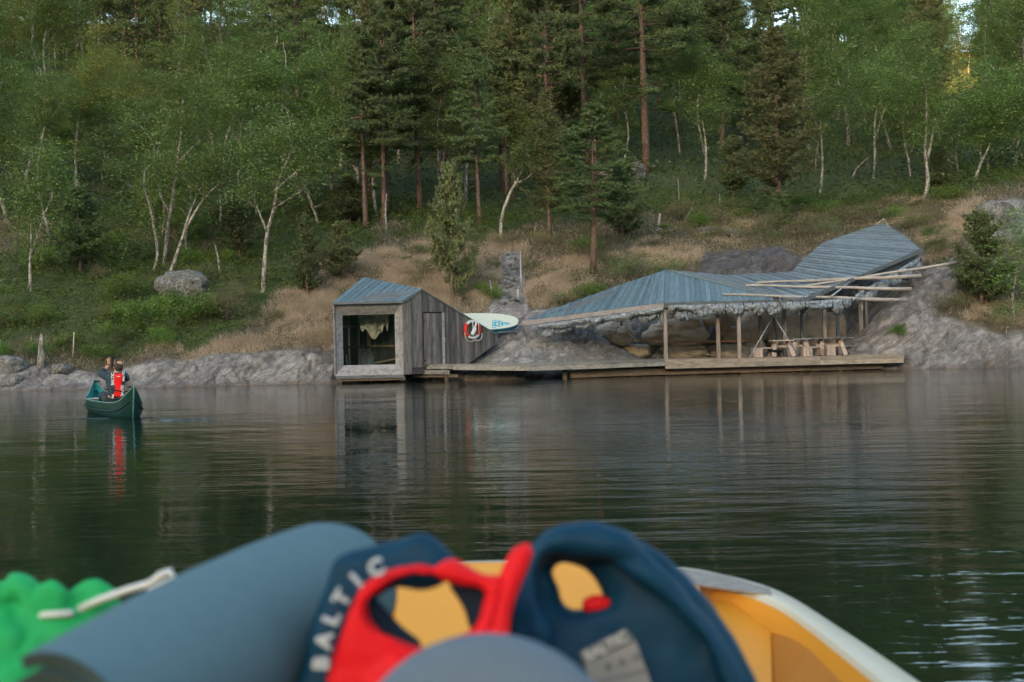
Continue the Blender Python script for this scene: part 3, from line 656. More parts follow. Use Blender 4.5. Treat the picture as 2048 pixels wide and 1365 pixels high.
# ---- bushes
def bush_mesh(seed, leaf, n, mat, flat=.6, asp=.6):
    rr = np.random.default_rng(seed); C = []; tb = MB()
    for i in range(16):
        c = rr.normal(size=3)*np.array([.42, .42, .2])+np.array([0, 0, .42]); r = rr.uniform(.16, .3)
        C.append(c+rr.normal(size=(n//16, 3))*r*np.array([1, 1, .8]))
        tb.tube([(0, 0, -.1), c*.5, c], [.02, .012, .005], 4, False)
    V, Fc = leafquads(np.concatenate(C), leaf, asp, .35)
    return tree_meshes('bush', tb, (V, Fc), MAT['twig'], MAT[mat])
BUSH = {'green': [bush_mesh(s_, .04, 3000, 'fern') for s_ in (1, 2)], 'brown': [bush_mesh(s_, .035, 3000, 'heather', asp=.35) for s_ in (3, 4)], 'dark': [bush_mesh(s_, .035, 3200, 'needle', asp=.35) for s_ in (5, 6)]}
def bush(x, y, wpx, hf, kind, label, group):
    b = hit(x, y); s_ = wpx*b.y/F/1.5; ms = rnd.choice(BUSH[kind])
    o = empty('bush', b, label, 'bush', group); o.scale = (s_, s_, s_*hf); o.rotation_euler.z = rnd.uniform(0, 6)
    link_mesh('stems', ms[0], None, o); link_mesh('foliage', ms[1], None, o)
for x, y, w_, hf, kd, lb in [(455,640,70,1.5,'brown','tall brownish juniper bush right of the boulder'),(410,640,80,.8,'green','bright green bush below the boulder'),(310,660,110,.7,'green','wide green bush above the canoeist'),
   (250,600,70,1.0,'green','green bush on the slope left of the boulder'),(1180,600,60,.7,'green','green bush touching the left of the shelter roof'),(1120,612,60,.6,'brown','brown bush above the left eave of the shelter'),
   (1260,560,90,.9,'dark','dark juniper behind the peak of the shelter roof'),(1330,560,80,.8,'dark','dark heath bush just left of the striped rock slab'),(1830,460,60,.9,'brown','round brown bush right above the top corner of the shelter roof'),
   (1880,500,60,.9,'brown','brown bush right of the shelter roof tip'),(1860,480,26,1.2,'green','tiny leafy bush in the dry grass right of the shelter'),(1795,672,26,1.0,'green','green tuft growing in a cleft of the right rock'),
   (1800,660,22,.9,'green','small second tuft above the cleft in the right rock'),(1890,625,70,.6,'brown','low heather on top of the right rock'),(2000,655,60,.6,'brown','low heather by the right edge of the rock'),(1480,480,70,.6,'brown','brown heath bush beside the small grey rocks'),
   (1600,480,90,.6,'brown','brown heath bush behind the striped slab'),(1690,450,90,.7,'brown','brown heath bush left of the roof top corner'),(560,640,40,.7,'brown','small dark heather clump in the tan grass'),(1950,560,60,.7,'dark','dark bush in front of the upper right rock'),
   (200,720,70,.6,'green','low green bush by the shore above the canoeist'),(140,700,60,.8,'green','green shrub left of the canoeist'),(30,650,70,.6,'brown','rusty bush at the left edge above the shore rocks'),(930,560,60,.9,'brown','brown bush between boathouse and path'),
   (985,600,40,.9,'green','grassy green bush beside the foot of the path'),(1790,420,70,.6,'brown','heath bush near the foot of the tall white birch'),(1900,400,70,.6,'green','green bush right of the tall white birch'),(560,460,60,.8,'dark','dark bush under the wood left of centre')]:
    bush(x, y, w_, hf, kd, lb, 'bushes on the slope')
k_ = 0
while k_ < 60:
    x = rnd.uniform(-10, 2040); y = rnd.uniform(400, 720)
    if not (inpoly(np.array([x]), np.array([y]), [(-20, 720), (-20, 470), (560, 420), (760, 430), (640, 520), (520, 610), (430, 660), (250, 720)])[0] or inpoly(np.array([x]), np.array([y]), [(1340, 440), (1750, 370), (1740, 430), (1600, 480), (1400, 500)])[0]): continue
    k_ += 1; kd = rnd.choice(['green', 'green', 'brown', 'dark'] if x < 1000 else ['brown', 'brown', 'dark', 'green'])
    bush(x, y, rnd.uniform(28, 75), rnd.uniform(.6, 1.25), kd, {'green': 'low leafy green bush, one of many on the slope', 'brown': 'low brownish heath bush, one of many on the slope', 'dark': 'low dark juniper bush, one of many on the slope'}[kd], {'green': 'small green bushes scattered on the slope', 'brown': 'small brown bushes scattered on the slope', 'dark': 'small dark bushes scattered on the slope'}[kd])
k_ = 0
while k_ < 75:
    x = rnd.uniform(690, 1960); y = rnd.uniform(400, 640)
    if not (inpoly(np.array([x]), np.array([y]), [(690, 560), (780, 490), (1000, 480), (1000, 600), (950, 630), (850, 580)])[0] or inpoly(np.array([x]), np.array([y]), [(1050, 590), (1060, 480), (1200, 430), (1750, 400), (1900, 380), (1950, 420), (1880, 540), (1800, 440), (1600, 490), (1400, 500), (1330, 535), (1180, 580)])[0]): continue
    k_ += 1; kd = rnd.choice(['brown', 'brown', 'green', 'dark'])
    bush(x, y, rnd.uniform(16, 55), rnd.uniform(.5, .95), kd, {'green': 'low leafy green bush, one of many on the slope', 'brown': 'low brownish heath bush, one of many on the slope', 'dark': 'low dark juniper bush, one of many on the slope'}[kd], {'green': 'small green bushes scattered on the slope', 'brown': 'small brown bushes scattered on the slope', 'dark': 'small dark bushes scattered on the slope'}[kd])
# ---- ground cover, nobody could count it
cell = np.linalg.norm(np.cross(P[1:, :-1]-P[:-1, :-1], P[:-1, 1:]-P[:-1, :-1]), axis=-1)
def scatter(wt, n):
    wgt = (cell*wt[:-1, :-1]).ravel(); wgt = wgt*((YY[:-1, :-1] > 40.3)).ravel()*(np.abs(TG[:-1])[:, None] < .5).repeat(nY-1, 1).ravel()
    c = np.cumsum(wgt); k = np.searchsorted(c, rng.random(n)*c[-1]); i, j = k//(nY-1), k % (nY-1); a, b = rng.random((2, n, 1))
    return P[i, j]*(1-a)*(1-b)+P[i+1, j]*a*(1-b)+P[i, j+1]*(1-a)*b+P[i+1, j+1]*a*b
notrock = np.clip(1-rock*1.3, 0, 1)
nearw = np.clip((62-YY)/8, 0, 1)
roofm = ~inpoly(ix, iy, [(1060,640),(1330,570),(1400,565),(1590,560),(1760,470),(1835,505),(1700,620),(1060,660)])
C = scatter((straw+.06*(1-green))*notrock*nearw, 130000); V, Fc = blades(C, .3, .02, 1.1); me = np_mesh('dry_grass', V, Fc); setp(link_mesh('dry_grass', me, MAT['strawg']), 'dry straw-coloured grass covering the slope behind the boathouse', 'grass', kind='stuff')
C = scatter(np.clip(1-straw*1.4-green, 0, 1)*notrock*nearw*roofm, 130000); hh_ = fbm(C[:, 0]*1.6, C[:, 1]*1.6, C[:, 2], 3); C[:, 2] += rng.random(len(C))*(.08+.55*np.clip(hh_*5-2.2, 0, 1)); V, Fc = leafquads(C, .042, .35, .5); me = np_mesh('heather', V, Fc); setp(link_mesh('heather', me, MAT['heather']), 'brown heather and heath plants on the open slope', 'heather', kind='stuff')
C = scatter(green*notrock*np.clip((64-YY)/4, 0, 1), 110000); hgt = fbm(C[:, 0]*1.3, C[:, 1]*1.3, C[:, 2], 3); C[:, 2] += rng.random(len(C))*.75*np.clip(hgt*2-.55, .08, 1); V, Fc = leafquads(C, .05, .6); me = np_mesh('green_undergrowth', V, Fc); setp(link_mesh('green_undergrowth', me, MAT['fern']), 'bright green low undergrowth spreading below the wood', 'undergrowth', kind='stuff')
C = scatter(np.clip((YY-54)/6, 0, 1)*np.clip((125-YY)/10, 0, 1), 120000); hgt = fbm(C[:, 0]*.5, C[:, 1]*.5, C[:, 2], 3); C[:, 2] += rng.random(len(C))*2.4*np.clip(hgt*2.2-.7, .1, 1); V, Fc = leafquads(C, .09, .6); me = np_mesh('forest_undergrowth', V, Fc); setp(link_mesh('forest_undergrowth', me, MAT['under']), 'dark leafy undergrowth on the floor of the wood', 'undergrowth', kind='stuff')
# ---- boulders
def rockobj(name, c, d, mat, label, cat='rock', group=None, seed=0, sub=4):
    import bmesh
    bm = bmesh.new(); bmesh.ops.create_icosphere(bm, subdivisions=sub, radius=1); v = np.array([q.co[:] for q in bm.verts]); f = np.array([[q.index for q in fc.verts] for fc in bm.faces]); bm.free()
    o_ = seed*3.7
    v = np.sign(v)*np.abs(v)**.85
    f1_, f2_, ci_ = vor(v[:, 0]*1.15+o_+8, v[:, 1]*1.15+8, v[:, 2]*1.15+8, seed)
    r = 1+(ci_-.5)*.22-np.clip(1-(f2_-f1_)*9, 0, 1)*.07+(fbm(v[:, 0]*1.1+o_+8, v[:, 1]*1.1+8, v[:, 2]*1.1+8, 5)-.5)*.8+(np.abs(fbm(v[:, 0]*2.4+o_+20, v[:, 1]*2.4+9, v[:, 2]*2.4+5, 3)-.5))*-.5
    v = v*r[:, None]*np.array(d)*.5; v += np.array(c)
    me = np_mesh(name, v, f, True); o = link_mesh(name, me, MAT[mat]); return setp(o, label, cat, group)
def boulder(x, y, wpx, hpx, label, mat='boulder', Y=None, name='boulder', group='boulders on the slope', seed=0, depth=.8):
    Yv = Y if Y else hit(x, y+hpx*.4).y+wpx*.25*.02
    c = px(x, y, Yv); s_ = Yv/F
    return rockobj(name, c, (wpx*s_*1.1, wpx*s_*depth, hpx*s_*1.15), mat, label, 'boulder', group, seed)
for i, a in enumerate([(368,576,100,60,'big grey boulder in the green slope above the canoeist'),(122,741,38,24,'rounded boulder on the shore left of the canoeist'),(22,768,48,30,'round lichen-covered boulder at the left edge of the shore'),
    (20,778,26,16,'small pinkish boulder in front of the lichen-covered one'),(1266,347,44,44,'upright grey boulder high on the slope'),(1228,355,60,28,'flat grey boulder beside the upright one'),(1468,470,40,22,'small grey rock behind the striped slab'),
    (1415,463,40,14,'low flat rock left of the small grey one'),(1995,440,80,60,'big pinkish rock high at the right edge'),(1925,485,20,12,'little pale rock above the right outcrop'),(1310,462,24,12,'low rock in the heath below the upright boulder'),
    (575,644,14,8,'tiny pale stone in the tan grass'),(865,515,22,10,'pale stone in the grass behind the boathouse'),(20,735,60,40,'grey shore rock behind the lichen-covered boulder')]):
    boulder(*a[:5], seed=i)
for i, (x, y, w_, h_, dl) in enumerate([(1230,668,75,50,'wide tan boulder left of the bench end'),(1268,702,60,26,'low tan boulder under the bench end'),(1355,664,115,52,'broad tan boulder above the bench, behind the front post'),(1370,704,90,32,'flat tan boulder below the bench, behind the front post'),
    (1462,668,72,34,'yellowish boulder above the bench between the second and third post'),(1455,706,90,30,'pale boulder below the bench between the second and third post'),(1430,640,80,24,'dark boulder close under the eave'),(1510,650,60,60,'brown boulder behind the tripod'),
    (1565,668,85,85,'tall rounded boulder behind the tables'),(1630,665,48,90,'upright boulder slab behind the dark table'),(1668,668,40,85,'second upright boulder slab at the dark end'),(1500,700,60,35,'low boulder behind the box seat'),(1715,668,34,18,'small stone in the dark corner'),(1738,655,30,16,'small stone highest in the dark corner')]):
    boulder(x, y, w_, h_, dl, 'tanrock', Y=float(np.interp(x, [1200, 1300, 1450, 1600, 1750], [44.4, 45.0, 45.7, 46.8, 47.2])), group='boulders making the back wall of the shelter', seed=40+i, depth=.6)

for i in range(16):
    t = i/15; x = lerp_ = 1012+24*math.sin(i*2.1)*.5+t*12; y = 510+t*105; w_ = 9+rnd.random()*12
    boulder(x+rnd.uniform(-7, 7), y, w_, w_*.5, 'rough grey stone forming the steps of the path, one of many', name='path_stone', group='stones of the path up the slope', seed=70+i)
# ================================================================= BOATHOUSE
def lerp(a, b, t): return a+(b-a)*t
A0 = px(670, 690, 40.0); B0 = px(806, 690, 40.0); zb = px(738, 751, 40).z; ztp = px(738, 605.5, 40).z
XL, XR = A0.x, B0.x
bh = empty('boathouse', (XL, 40, 0), 'grey weathered wooden boathouse with a big open window, standing on the shore rocks', 'boathouse')
Cw = px(995, 672, 42.2)
def wallxy(x, y=660):
    t = px(x, y, 1.0).x; d = Vector((Cw.x-XR, Cw.y-40.0)); # XR+s*dx = t*(40+s*dy)
    s_ = (t*40.0-XR)/(d.x-t*d.y); return s_, XR+s_*d.x, 40.0+s_*d.y
s1, x1, y1 = wallxy(842, 580); R1 = Vector((x1, y1, px(842, 580, y1).z)); R2 = px(727, 556, 43.0)
tC = Cw.z
def walltop(s_): return lerp(ztp, R1.z, s_/s1) if s_ < s1 else lerp(R1.z, tC, (s_-s1)/(1-s1))
s_dk, xk, yk = wallxy(915, 728); zdk = px(915, 729, yk).z
def wallbot(s_): return .5 if s_ < s_dk else lerp(zdk-.25, tC-.25, (s_-s_dk)/(1-s_dk))
wd = Vector((Cw.x-XR, Cw.y-40.0, 0)); wl = wd.length; wn_ = Vector((wd.y, -wd.x, 0)).normalized()   # outward (towards viewer-right)
wd.normalize()
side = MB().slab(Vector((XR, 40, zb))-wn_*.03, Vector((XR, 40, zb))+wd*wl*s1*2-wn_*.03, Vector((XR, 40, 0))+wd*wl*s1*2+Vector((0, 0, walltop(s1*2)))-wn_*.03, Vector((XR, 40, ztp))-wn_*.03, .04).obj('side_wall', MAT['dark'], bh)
nb_ = 36
for i in range(nb_):
    a, b = i/nb_+.0012, (i+1)/nb_-.0012; pa, pb = Vector((XR, 40, 0))+wd*wl*a, Vector((XR, 40, 0))+wd*wl*b
    off = wn_*(.012 if i % 2 else 0)+wn_*rnd.uniform(0, .005)
    za, zb_ = (zb if i < 3 else wallbot(a)), (zb if i < 3 else wallbot(b))
    ta, tb_ = walltop(a), walltop(b)
    if ta-za < .03: continue
    q = MB()
    top = [pa+off+Vector((0, 0, ta)), pb+off+Vector((0, 0, tb_))]; bot = [pa+off+Vector((0, 0, za)), pb+off+Vector((0, 0, zb_))]
    th = wn_*.022
    q.hexa([bot[0]-th, bot[1]-th, top[1]-th, top[0]-th, bot[0], bot[1], top[1], top[0]])
    q.obj('wall_board', MAT['wall'], side)
# verge boards on the side wall's sloping top
vb = MB(); up = Vector((0, 0, 1)); e0 = Vector((XR, 40, ztp+.015))+wn_*.03; e1 = R1+wn_*.03+up*.015; e2 = Cw+wn_*.03+up*.015
vb.beam(e0, e1, .05, .045); vb.beam(e1, e2, .05, .045); vb.obj('verge_board', MAT['fascia_d'], bh)
# door in the side wall
def onwall(x, z, o_=.03):
    s_, X_, Y_ = wallxy(x, 680); return Vector((X_, Y_, z))+wn_*o_
dz0 = zdk+.02; dz1 = px(866, 627, wallxy(866)[2]).z
door = MB().slab(onwall(847, dz0, .022), onwall(883, dz0, .022), onwall(883, dz1, .022), onwall(847, dz1, .022), .006).obj('door', MAT['wall'], bh)
for i in range(6):
    xa, xb = lerp(847, 883, i/6)+.15, lerp(847, 883, (i+1)/6)-.15
    MB().slab(onwall(xa, dz0, .045+.004*(i % 2)), onwall(xb, dz0, .045+.004*(i % 2)), onwall(xb, dz1), onwall(xa, dz1), .02).obj('door_board', MAT['wall'], door)
MB().slab(onwall(846, dz1+.005, .03), onwall(884, dz1+.005, .03), onwall(884, dz1+.035, .05), onwall(846, dz1+.035, .05), .02).obj('gap_shade_strip', MAT['strap'], bh)  # black strip standing in for the shaded gap over the door
MB().slab(onwall(845.6, dz0, .03), onwall(846.6, dz0, .03), onwall(846.6, dz1+.03, .04), onwall(845.6, dz1+.03, .04), .01).obj('door_gap', MAT['strap'], bh)  # same dark stand-in for the shaded gap down the left side
MB().slab(onwall(883.3, dz0, .06), onwall(888, dz0, .06), onwall(888, dz1+.02, .06), onwall(883.3, dz1+.02, .06), .05).obj('door_post', MAT['frame'], bh, label='pale board down the right side of the door')
for hz2 in (dz0+.15, dz1-.28): MB().box(onwall(847, hz2, .065), (.07, .02, .04), math.atan2(wd.y, wd.x)).obj('hinge', MAT['iron'], door)
MB().box(onwall(885, lerp(dz0, dz1, .5), .08), (.14, .02, .035), math.atan2(wd.y, wd.x)).obj('hasp', MAT['steel'], door)
MB().box(onwall(887, lerp(dz0, dz1, .46), .09), (.04, .03, .06), math.atan2(wd.y, wd.x)).obj('padlock', MAT['steel'], door)
# window frame: splayed boards
fr = MB().add([(XL-.01, 40.06, zb), (XR+.01, 40.06, zb), (XR+.01, 40.06, zb+.02), (XL-.01, 40.06, zb+.02)], [(0, 1, 2, 3)]).obj('window_frame', MAT['frame'], bh)
ol, orr, ob, ot = XL-.02, XR+.0, zb, ztp
Yi = 40.34
il, ir, ib, it = px(686, 680, Yi).x, px(790, 680, Yi).x, px(738, 730, Yi).z, px(738, 630, Yi).z
def V3(x, y, z): return Vector((x, y, z))
OC = [V3(ol, 40, ob), V3(orr, 40, ob), V3(orr, 40, ot), V3(ol, 40, ot)]; IC = [V3(il, Yi, ib), V3(ir, Yi, ib), V3(ir, Yi, it), V3(il, Yi, it)]
for k in range(4):
    a, b = OC[k], OC[(k+1) % 4]; c, d = IC[(k+1) % 4], IC[k]
    for j in range(2):
        u, v_ = j*.5+.004, j*.5+.494
        MB().slab(lerp(a, d, u), lerp(b, c, u), lerp(b, c, v_), lerp(a, d, v_), .03).obj('frame_board', MAT['frame'], fr)
MB().slab(V3(il, Yi+.03, ib), V3(ir, Yi+.03, ib), V3(ir, Yi+.03, it), V3(il, Yi+.03, it), .008).obj('window_pane', MAT['glass'], bh)
for nm_, a_, b_ in (('sill_beam', V3(XL, 40.08, zb-.06), V3(XR+.02, 40.08, zb-.06)), ('head_beam', V3(XL, 40.1, ztp-.05), V3(XR-.05, 40.1, ztp-.05))): MB().beam(a_, b_, .12, .1).obj(nm_, MAT['fascia_d'], bh)
# inner shell
Yb = 42.5
LB = V3(R2.x-.1, R2.y-.1, zb)
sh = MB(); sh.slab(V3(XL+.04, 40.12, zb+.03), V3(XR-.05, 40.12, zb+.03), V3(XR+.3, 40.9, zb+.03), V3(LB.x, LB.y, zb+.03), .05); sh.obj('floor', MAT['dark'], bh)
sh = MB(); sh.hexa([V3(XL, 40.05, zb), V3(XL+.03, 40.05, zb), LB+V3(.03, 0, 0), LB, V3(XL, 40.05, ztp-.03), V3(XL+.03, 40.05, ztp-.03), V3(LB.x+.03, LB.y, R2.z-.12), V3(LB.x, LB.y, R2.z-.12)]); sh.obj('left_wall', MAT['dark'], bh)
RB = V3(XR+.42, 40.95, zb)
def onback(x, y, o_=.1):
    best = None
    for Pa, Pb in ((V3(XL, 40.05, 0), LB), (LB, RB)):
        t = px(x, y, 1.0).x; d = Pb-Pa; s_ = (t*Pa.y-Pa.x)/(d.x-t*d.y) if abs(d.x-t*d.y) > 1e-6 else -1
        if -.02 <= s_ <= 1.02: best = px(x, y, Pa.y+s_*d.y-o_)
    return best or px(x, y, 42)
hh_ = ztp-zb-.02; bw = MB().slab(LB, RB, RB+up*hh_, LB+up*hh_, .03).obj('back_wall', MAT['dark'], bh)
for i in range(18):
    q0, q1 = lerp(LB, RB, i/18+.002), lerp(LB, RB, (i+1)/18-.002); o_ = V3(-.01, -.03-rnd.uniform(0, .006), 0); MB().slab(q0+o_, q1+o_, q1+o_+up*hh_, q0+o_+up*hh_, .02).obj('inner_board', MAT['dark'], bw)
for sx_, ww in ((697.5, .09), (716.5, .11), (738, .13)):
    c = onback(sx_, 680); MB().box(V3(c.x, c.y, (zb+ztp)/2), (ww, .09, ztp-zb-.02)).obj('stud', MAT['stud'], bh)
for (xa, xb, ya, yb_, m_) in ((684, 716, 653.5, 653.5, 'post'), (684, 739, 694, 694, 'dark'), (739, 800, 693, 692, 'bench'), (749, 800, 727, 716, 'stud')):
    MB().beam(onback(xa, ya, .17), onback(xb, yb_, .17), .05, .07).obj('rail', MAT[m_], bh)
# cloth hanging inside
def cloth(name, pts_top, pts_bot, Y, mat, amp=.1, freq=9, n=60, m_=24, label=None, cat='cloth', parent=None):
    T = smoothpts([px(x, y, Y) for x, y in pts_top], 8); B_ = smoothpts([px(x, y, Y) for x, y in pts_bot], 8)
    T = [T[min(len(T)-1, int(i/(n-1)*(len(T)-1)))] for i in range(n)]; B_ = [B_[min(len(B_)-1, int(i/(n-1)*(len(B_)-1)))] for i in range(n)]
    V = np.zeros((n, m_, 3)); 
    for i in range(n):
        for j in range(m_):
            q = lerp(T[i], B_[i], j/(m_-1)); V[i, j] = q
    u = np.linspace(0, 1, n)[:, None]; v_ = np.linspace(0, 1, m_)[None, :]
    f_ = fbm(u*freq, v_*2.5+0*u, u*0+3, 4)-.5; V[..., 1] += f_*amp*4*(.25+v_)+.1; V[..., 0] += (fbm(u*freq+5, v_*3+0*u, u*0+8, 3)-.5)*amp
    id_ = np.arange(n*m_).reshape(n, m_); Fq_ = np.stack([id_[:-1, :-1], id_[1:, :-1], id_[1:, 1:], id_[:-1, 1:]], -1).reshape(-1, 4)
    me = np_mesh(name, V.reshape(-1, 3)-(np.array(ORG[parent.name]) if parent else 0), Fq_, True); o = link_mesh(name, me, MAT[mat], parent)
    so_ = o.modifiers.new('thick', 'SOLIDIFY'); so_.thickness = .012
    return setp(o, label, cat if label and not parent else None)
cloth('hanging_cloth', [(717, 628), (740, 627), (760, 627), (777, 627)], [(719, 660), (726, 664), (731, 658), (738, 671), (749, 679), (757, 668), (763, 664), (769, 650), (773, 662), (778, 640)], 41.2, 'tarp', label='tan crumpled cloth hanging inside the boathouse window')
pd = empty('paddle', px(693, 731, 41.0), 'white paddle standing in the lower left of the boathouse window', 'paddle')
MB().tube([px(688.5, 694, 41.0), px(692, 712, 41.0)], .014, 8).obj('shaft', MAT['strap'], pd, True)
MB().tube([px(692, 708, 41), px(693, 712, 41), px(693.5, 722, 41), px(695, 731, 41)], [.02, .05, .055, .05], 10, True, .3).obj('blade', MAT['white'], pd, True)
# roof
def planks(parent, A, B, n, mat, name='roof_board', th=.03, gap=.06, lift=.012, var=.006, norm=None):
    def at(poly, t):
        t = t*(len(poly)-1); i = min(int(t), len(poly)-2); return lerp(poly[i], poly[i+1], t-i)
    for i in range(n):
        a0, a1 = i/n+gap/n/2, (i+1)/n-gap/n/2
        q = [at(A, a0), at(A, a1), at(B, a1), at(B, a0)]
        nn = (q[2]-q[0]).cross(q[3]-q[1]).normalized()
        if nn.z < 0: q = q[::-1]; nn = -nn
        h_ = nn*(lift*(i % 2)+rnd.uniform(0, var))
        q = [p+h_ for p in q]
        MB().slab(*q, th).obj(name, MAT[mat], parent)
EL, ER = V3(XL-.05, 39.93, ztp+.02), V3(XR+.04, 39.93, ztp+.02)
R1e = R1+wn_*.05+up*.02; R2e = R2+up*.02
rf = MB().slab(EL-up*.05, ER-up*.05, R1e-up*.05, R2e-up*.05, .02).obj('roof', MAT['fascia_d'], bh)
planks(rf, [EL, ER], [R2e, R1e], 24, 'roof')
Ce = Cw+wn_*.05+up*.02; De = Ce+(R2e-R1e)*1.0+Vector((-1.2, .8, -.2))
planks(rf, [R1e, Ce], [R2e+Vector((0, .02, 0)), De], 20, 'roof')
MB().beam(EL-up*.03, ER-up*.03, .03, .07).obj('eave_board', MAT['fascia_d'], rf)
ft = MB()
for i in range(5): ft.box(V3(lerp(XL+.1, XR-.1, i/4), 40.5, zb-.2), (.12, .12, .5))
ft.beam(V3(XL+.02, 40.15, zb-.14), V3(XR+.05, 40.15, zb-.14), .1, .1); ft.obj('footing', MAT['skirt'], bh)
# ================================================================= LIFE RING on the side wall
def ring_local(c, u, v_, n_, R, r, a0, a1, seg=14, ns=12):
    mb = MB(); pts = [c+u*math.cos(t)*R+v_*math.sin(t)*R for t in np.linspace(a0, a1, seg)]
    mb.tube(pts, r, ns, True, .7); return mb
s_, X_, Y_ = wallxy(941, 660); lc = V3(X_, Y_, px(941, 660, Y_).z)+wn_*.12
lr = empty('life_ring', lc, 'white and orange-red life ring with rope, hung on the boathouse side wall', 'life ring')
for k in range(4):
    a0 = math.radians([50, 140, 230, 320][k]); a1 = a0+math.pi/2
    red = k in (1, 3)
    ring_local(lc, wd, up, wn_, .30, .075, a0, a1).obj('ring_segment', MAT['ringred' if red else 'white'], lr, True, label='orange-red ring segment' if red else None)
for k in range(2):
    mb = MB(); a0, a1 = ((math.radians(195), math.radians(280)), (math.radians(280), math.radians(340)))[k]
    pts = [lc+wn_*.08+(wd*math.cos(t)+up*math.sin(t))*(.37+.09*math.sin((t-a0)/(a1-a0)*math.pi)) for t in np.linspace(a0, a1, 14)]
    mb.tube(pts, .014, 6); mb.obj('rope', MAT['rope'], lr, True)
MB().tube([lc+wn_*.09+wd*.22+up*.27, lc+wn_*.11+wd*.2, lc+wn_*.1+wd*.24-up*.2], .013, 6).obj('rope', MAT['rope'], lr, True)
MB().tube([lc+wn_*.06+up*.3-wd*.02, lc+wn_*.08-up*.02, lc+wn_*.08-up*.05-wd*.03], .02, 6).obj('hanging_strap', MAT['white'], lr, True)
tb_ = empty('throw_bag', lc+wn_*.1, 'white throw line bottle tied across the life ring', 'throw line')
MB().tube([lc+wn_*.1+up*.25+wd*.12, lc+wn_*.11+up*.06+wd*.04, lc+wn_*.12+up*.03+wd*.03, lc+wn_*.12-up*.15-wd*.06, lc+wn_*.12-up*.2-wd*.08], [.035, .04, .075, .075, .055], 12).obj('bottle_body', MAT['white'], tb_, True)
def text_mesh(name, txt, size, origin, ux, uy, mat, parent=None, ext=.002, align='CENTER', bold=0):
    cu = bpy.data.curves.new('txt', 'FONT'); cu.body = txt; cu.size = size; cu.align_x = align; cu.align_y = 'CENTER'; cu.extrude = ext; cu.offset = bold; cu.resolution_u = 3
    ob = bpy.data.objects.new('txt', cu); sc.collection.objects.link(ob); dg = bpy.context.evaluated_depsgraph_get(); me = bpy.data.meshes.new_from_object(ob.evaluated_get(dg)); 
    bpy.data.objects.remove(ob); bpy.data.curves.remove(cu)
    ux, uy = Vector(ux).normalized(), Vector(uy).normalized(); nz = ux.cross(uy); M_ = Matrix((ux, uy, nz)).transposed().to_4x4()
    org = ORG.get(parent.name, Vector((0, 0, 0))) if parent else Vector((0, 0, 0))
    M_.translation = Vector(origin)-org; me.transform(M_); me.materials.clear(); me.name = name
    return link_mesh(name, me, MAT[mat], parent)
mk = MB()
for k in range(6): mk.box(lc+up*(.30+.012*(k % 2))+wd*(k-2.5)*.03+wn_*.064, (.014, .008, .05 if k % 3 else .02), math.atan2(wd.y, wd.x))
mk.obj('worn_print', MAT['strap'], lr)
# ================================================================= BOARDWALK
DK = [(826, 729, 40.7, .5), (905, 729.5, 40.4, 1.3), (1060, 731, 39.3, 1.5), (1200, 726.5, 40.0, 1.9), (1330, 721.3, 40.8, 4.3), (1480, 717.6, 41.3, 4.9), (1640, 713.6, 41.9, 4.3), (1808, 709.6, 42.5, .9)]
fpts = [px(x, y, Y) for x, y, Y, d in DK]
bpts = []
for (x, y, Y, d), f_ in zip(DK, fpts):
    bpts.append(Vector((f_.x*(Y+d)/Y, Y+d, .56 if x > 1000 else f_.z)))
bpts[0] = fpts[0]+Vector((.1, .35, 0))
dk = empty('boardwalk', fpts[2]*1.0, 'long low boardwalk of weathered planks along the foot of the rock', 'boardwalk')
for i in range(len(DK)-1):
    dmax = max((bpts[i]-fpts[i]).length, (bpts[i+1]-fpts[i+1]).length); nr = max(3, int(dmax/.15)); m_ = 'deck_old' if DK[i][0] < 1320 else 'deck'
    nsub = 2 if (DK[i+1][0]-DK[i][0]) > 140 else 1
    for r in range(nr):
        jl = rnd.uniform(.35, .65)
        cuts = [0, jl, 1] if nsub == 2 else [0, 1]
        for c0, c1 in zip(cuts[:-1], cuts[1:]):
            F0 = lerp(fpts[i], fpts[i+1], c0+.002); F1 = lerp(fpts[i], fpts[i+1], c1-.002); G0 = lerp(bpts[i], bpts[i+1], c0+.002); G1 = lerp(bpts[i], bpts[i+1], c1-.002)
            a, b = r/nr+.04/nr, (r+1)/nr-.04/nr; h_ = up*rnd.uniform(-.006, .01)
            MB().slab(lerp(F0, G0, a)+h_, lerp(F1, G1, a)+h_, lerp(F1, G1, b)+h_, lerp(F0, G0, b)+h_, .035).obj('deck_board', MAT[m_], dk)
    back = Vector((0, .06, 0))
    if i >= 1:
        F0, F1 = fpts[i], fpts[i+1]; e = (F1-F0).normalized()*.004
        if DK[i][0] < 1320: segs = [(.04, .19, 'deck_old')]
        else: segs = [(.03, .135, 'deck'), (.14, .30, 'deck')]
        for z0_, z1_, m_ in segs:
            MB().hexa([F0+e+Vector((0, -.01, -z1_)), F1-e+Vector((0, -.01, -z1_)), F1-e+back-up*z1_, F0+e+back-up*z1_, F0+e+Vector((0, -.01, -z0_)), F1-e+Vector((0, -.01, -z0_)), F1-e+back-up*z0_, F0+e+back-up*z0_]).obj('edge_board', MAT[m_], dk)
a_, b_ = fpts[0], fpts[1]
MB().beam(a_-up*.10+Vector((0, -.02, 0)), b_-up*.10+Vector((0, -.02, 0)), .05, .12).obj('edge_board', MAT['deck_old'], dk)
MB().beam(a_-up*.27+Vector((0, -.06, 0)), b_-up*.27+Vector((-.1, -.06, 0)), .08, .15).obj('edge_board', MAT['deck_old'], dk)
MB().beam(a_-up*.42+Vector((.02, .05, 0)), b_-up*.40+Vector((.2, .05, 0)), .1, .1).obj('edge_board', MAT['skirt'], dk)
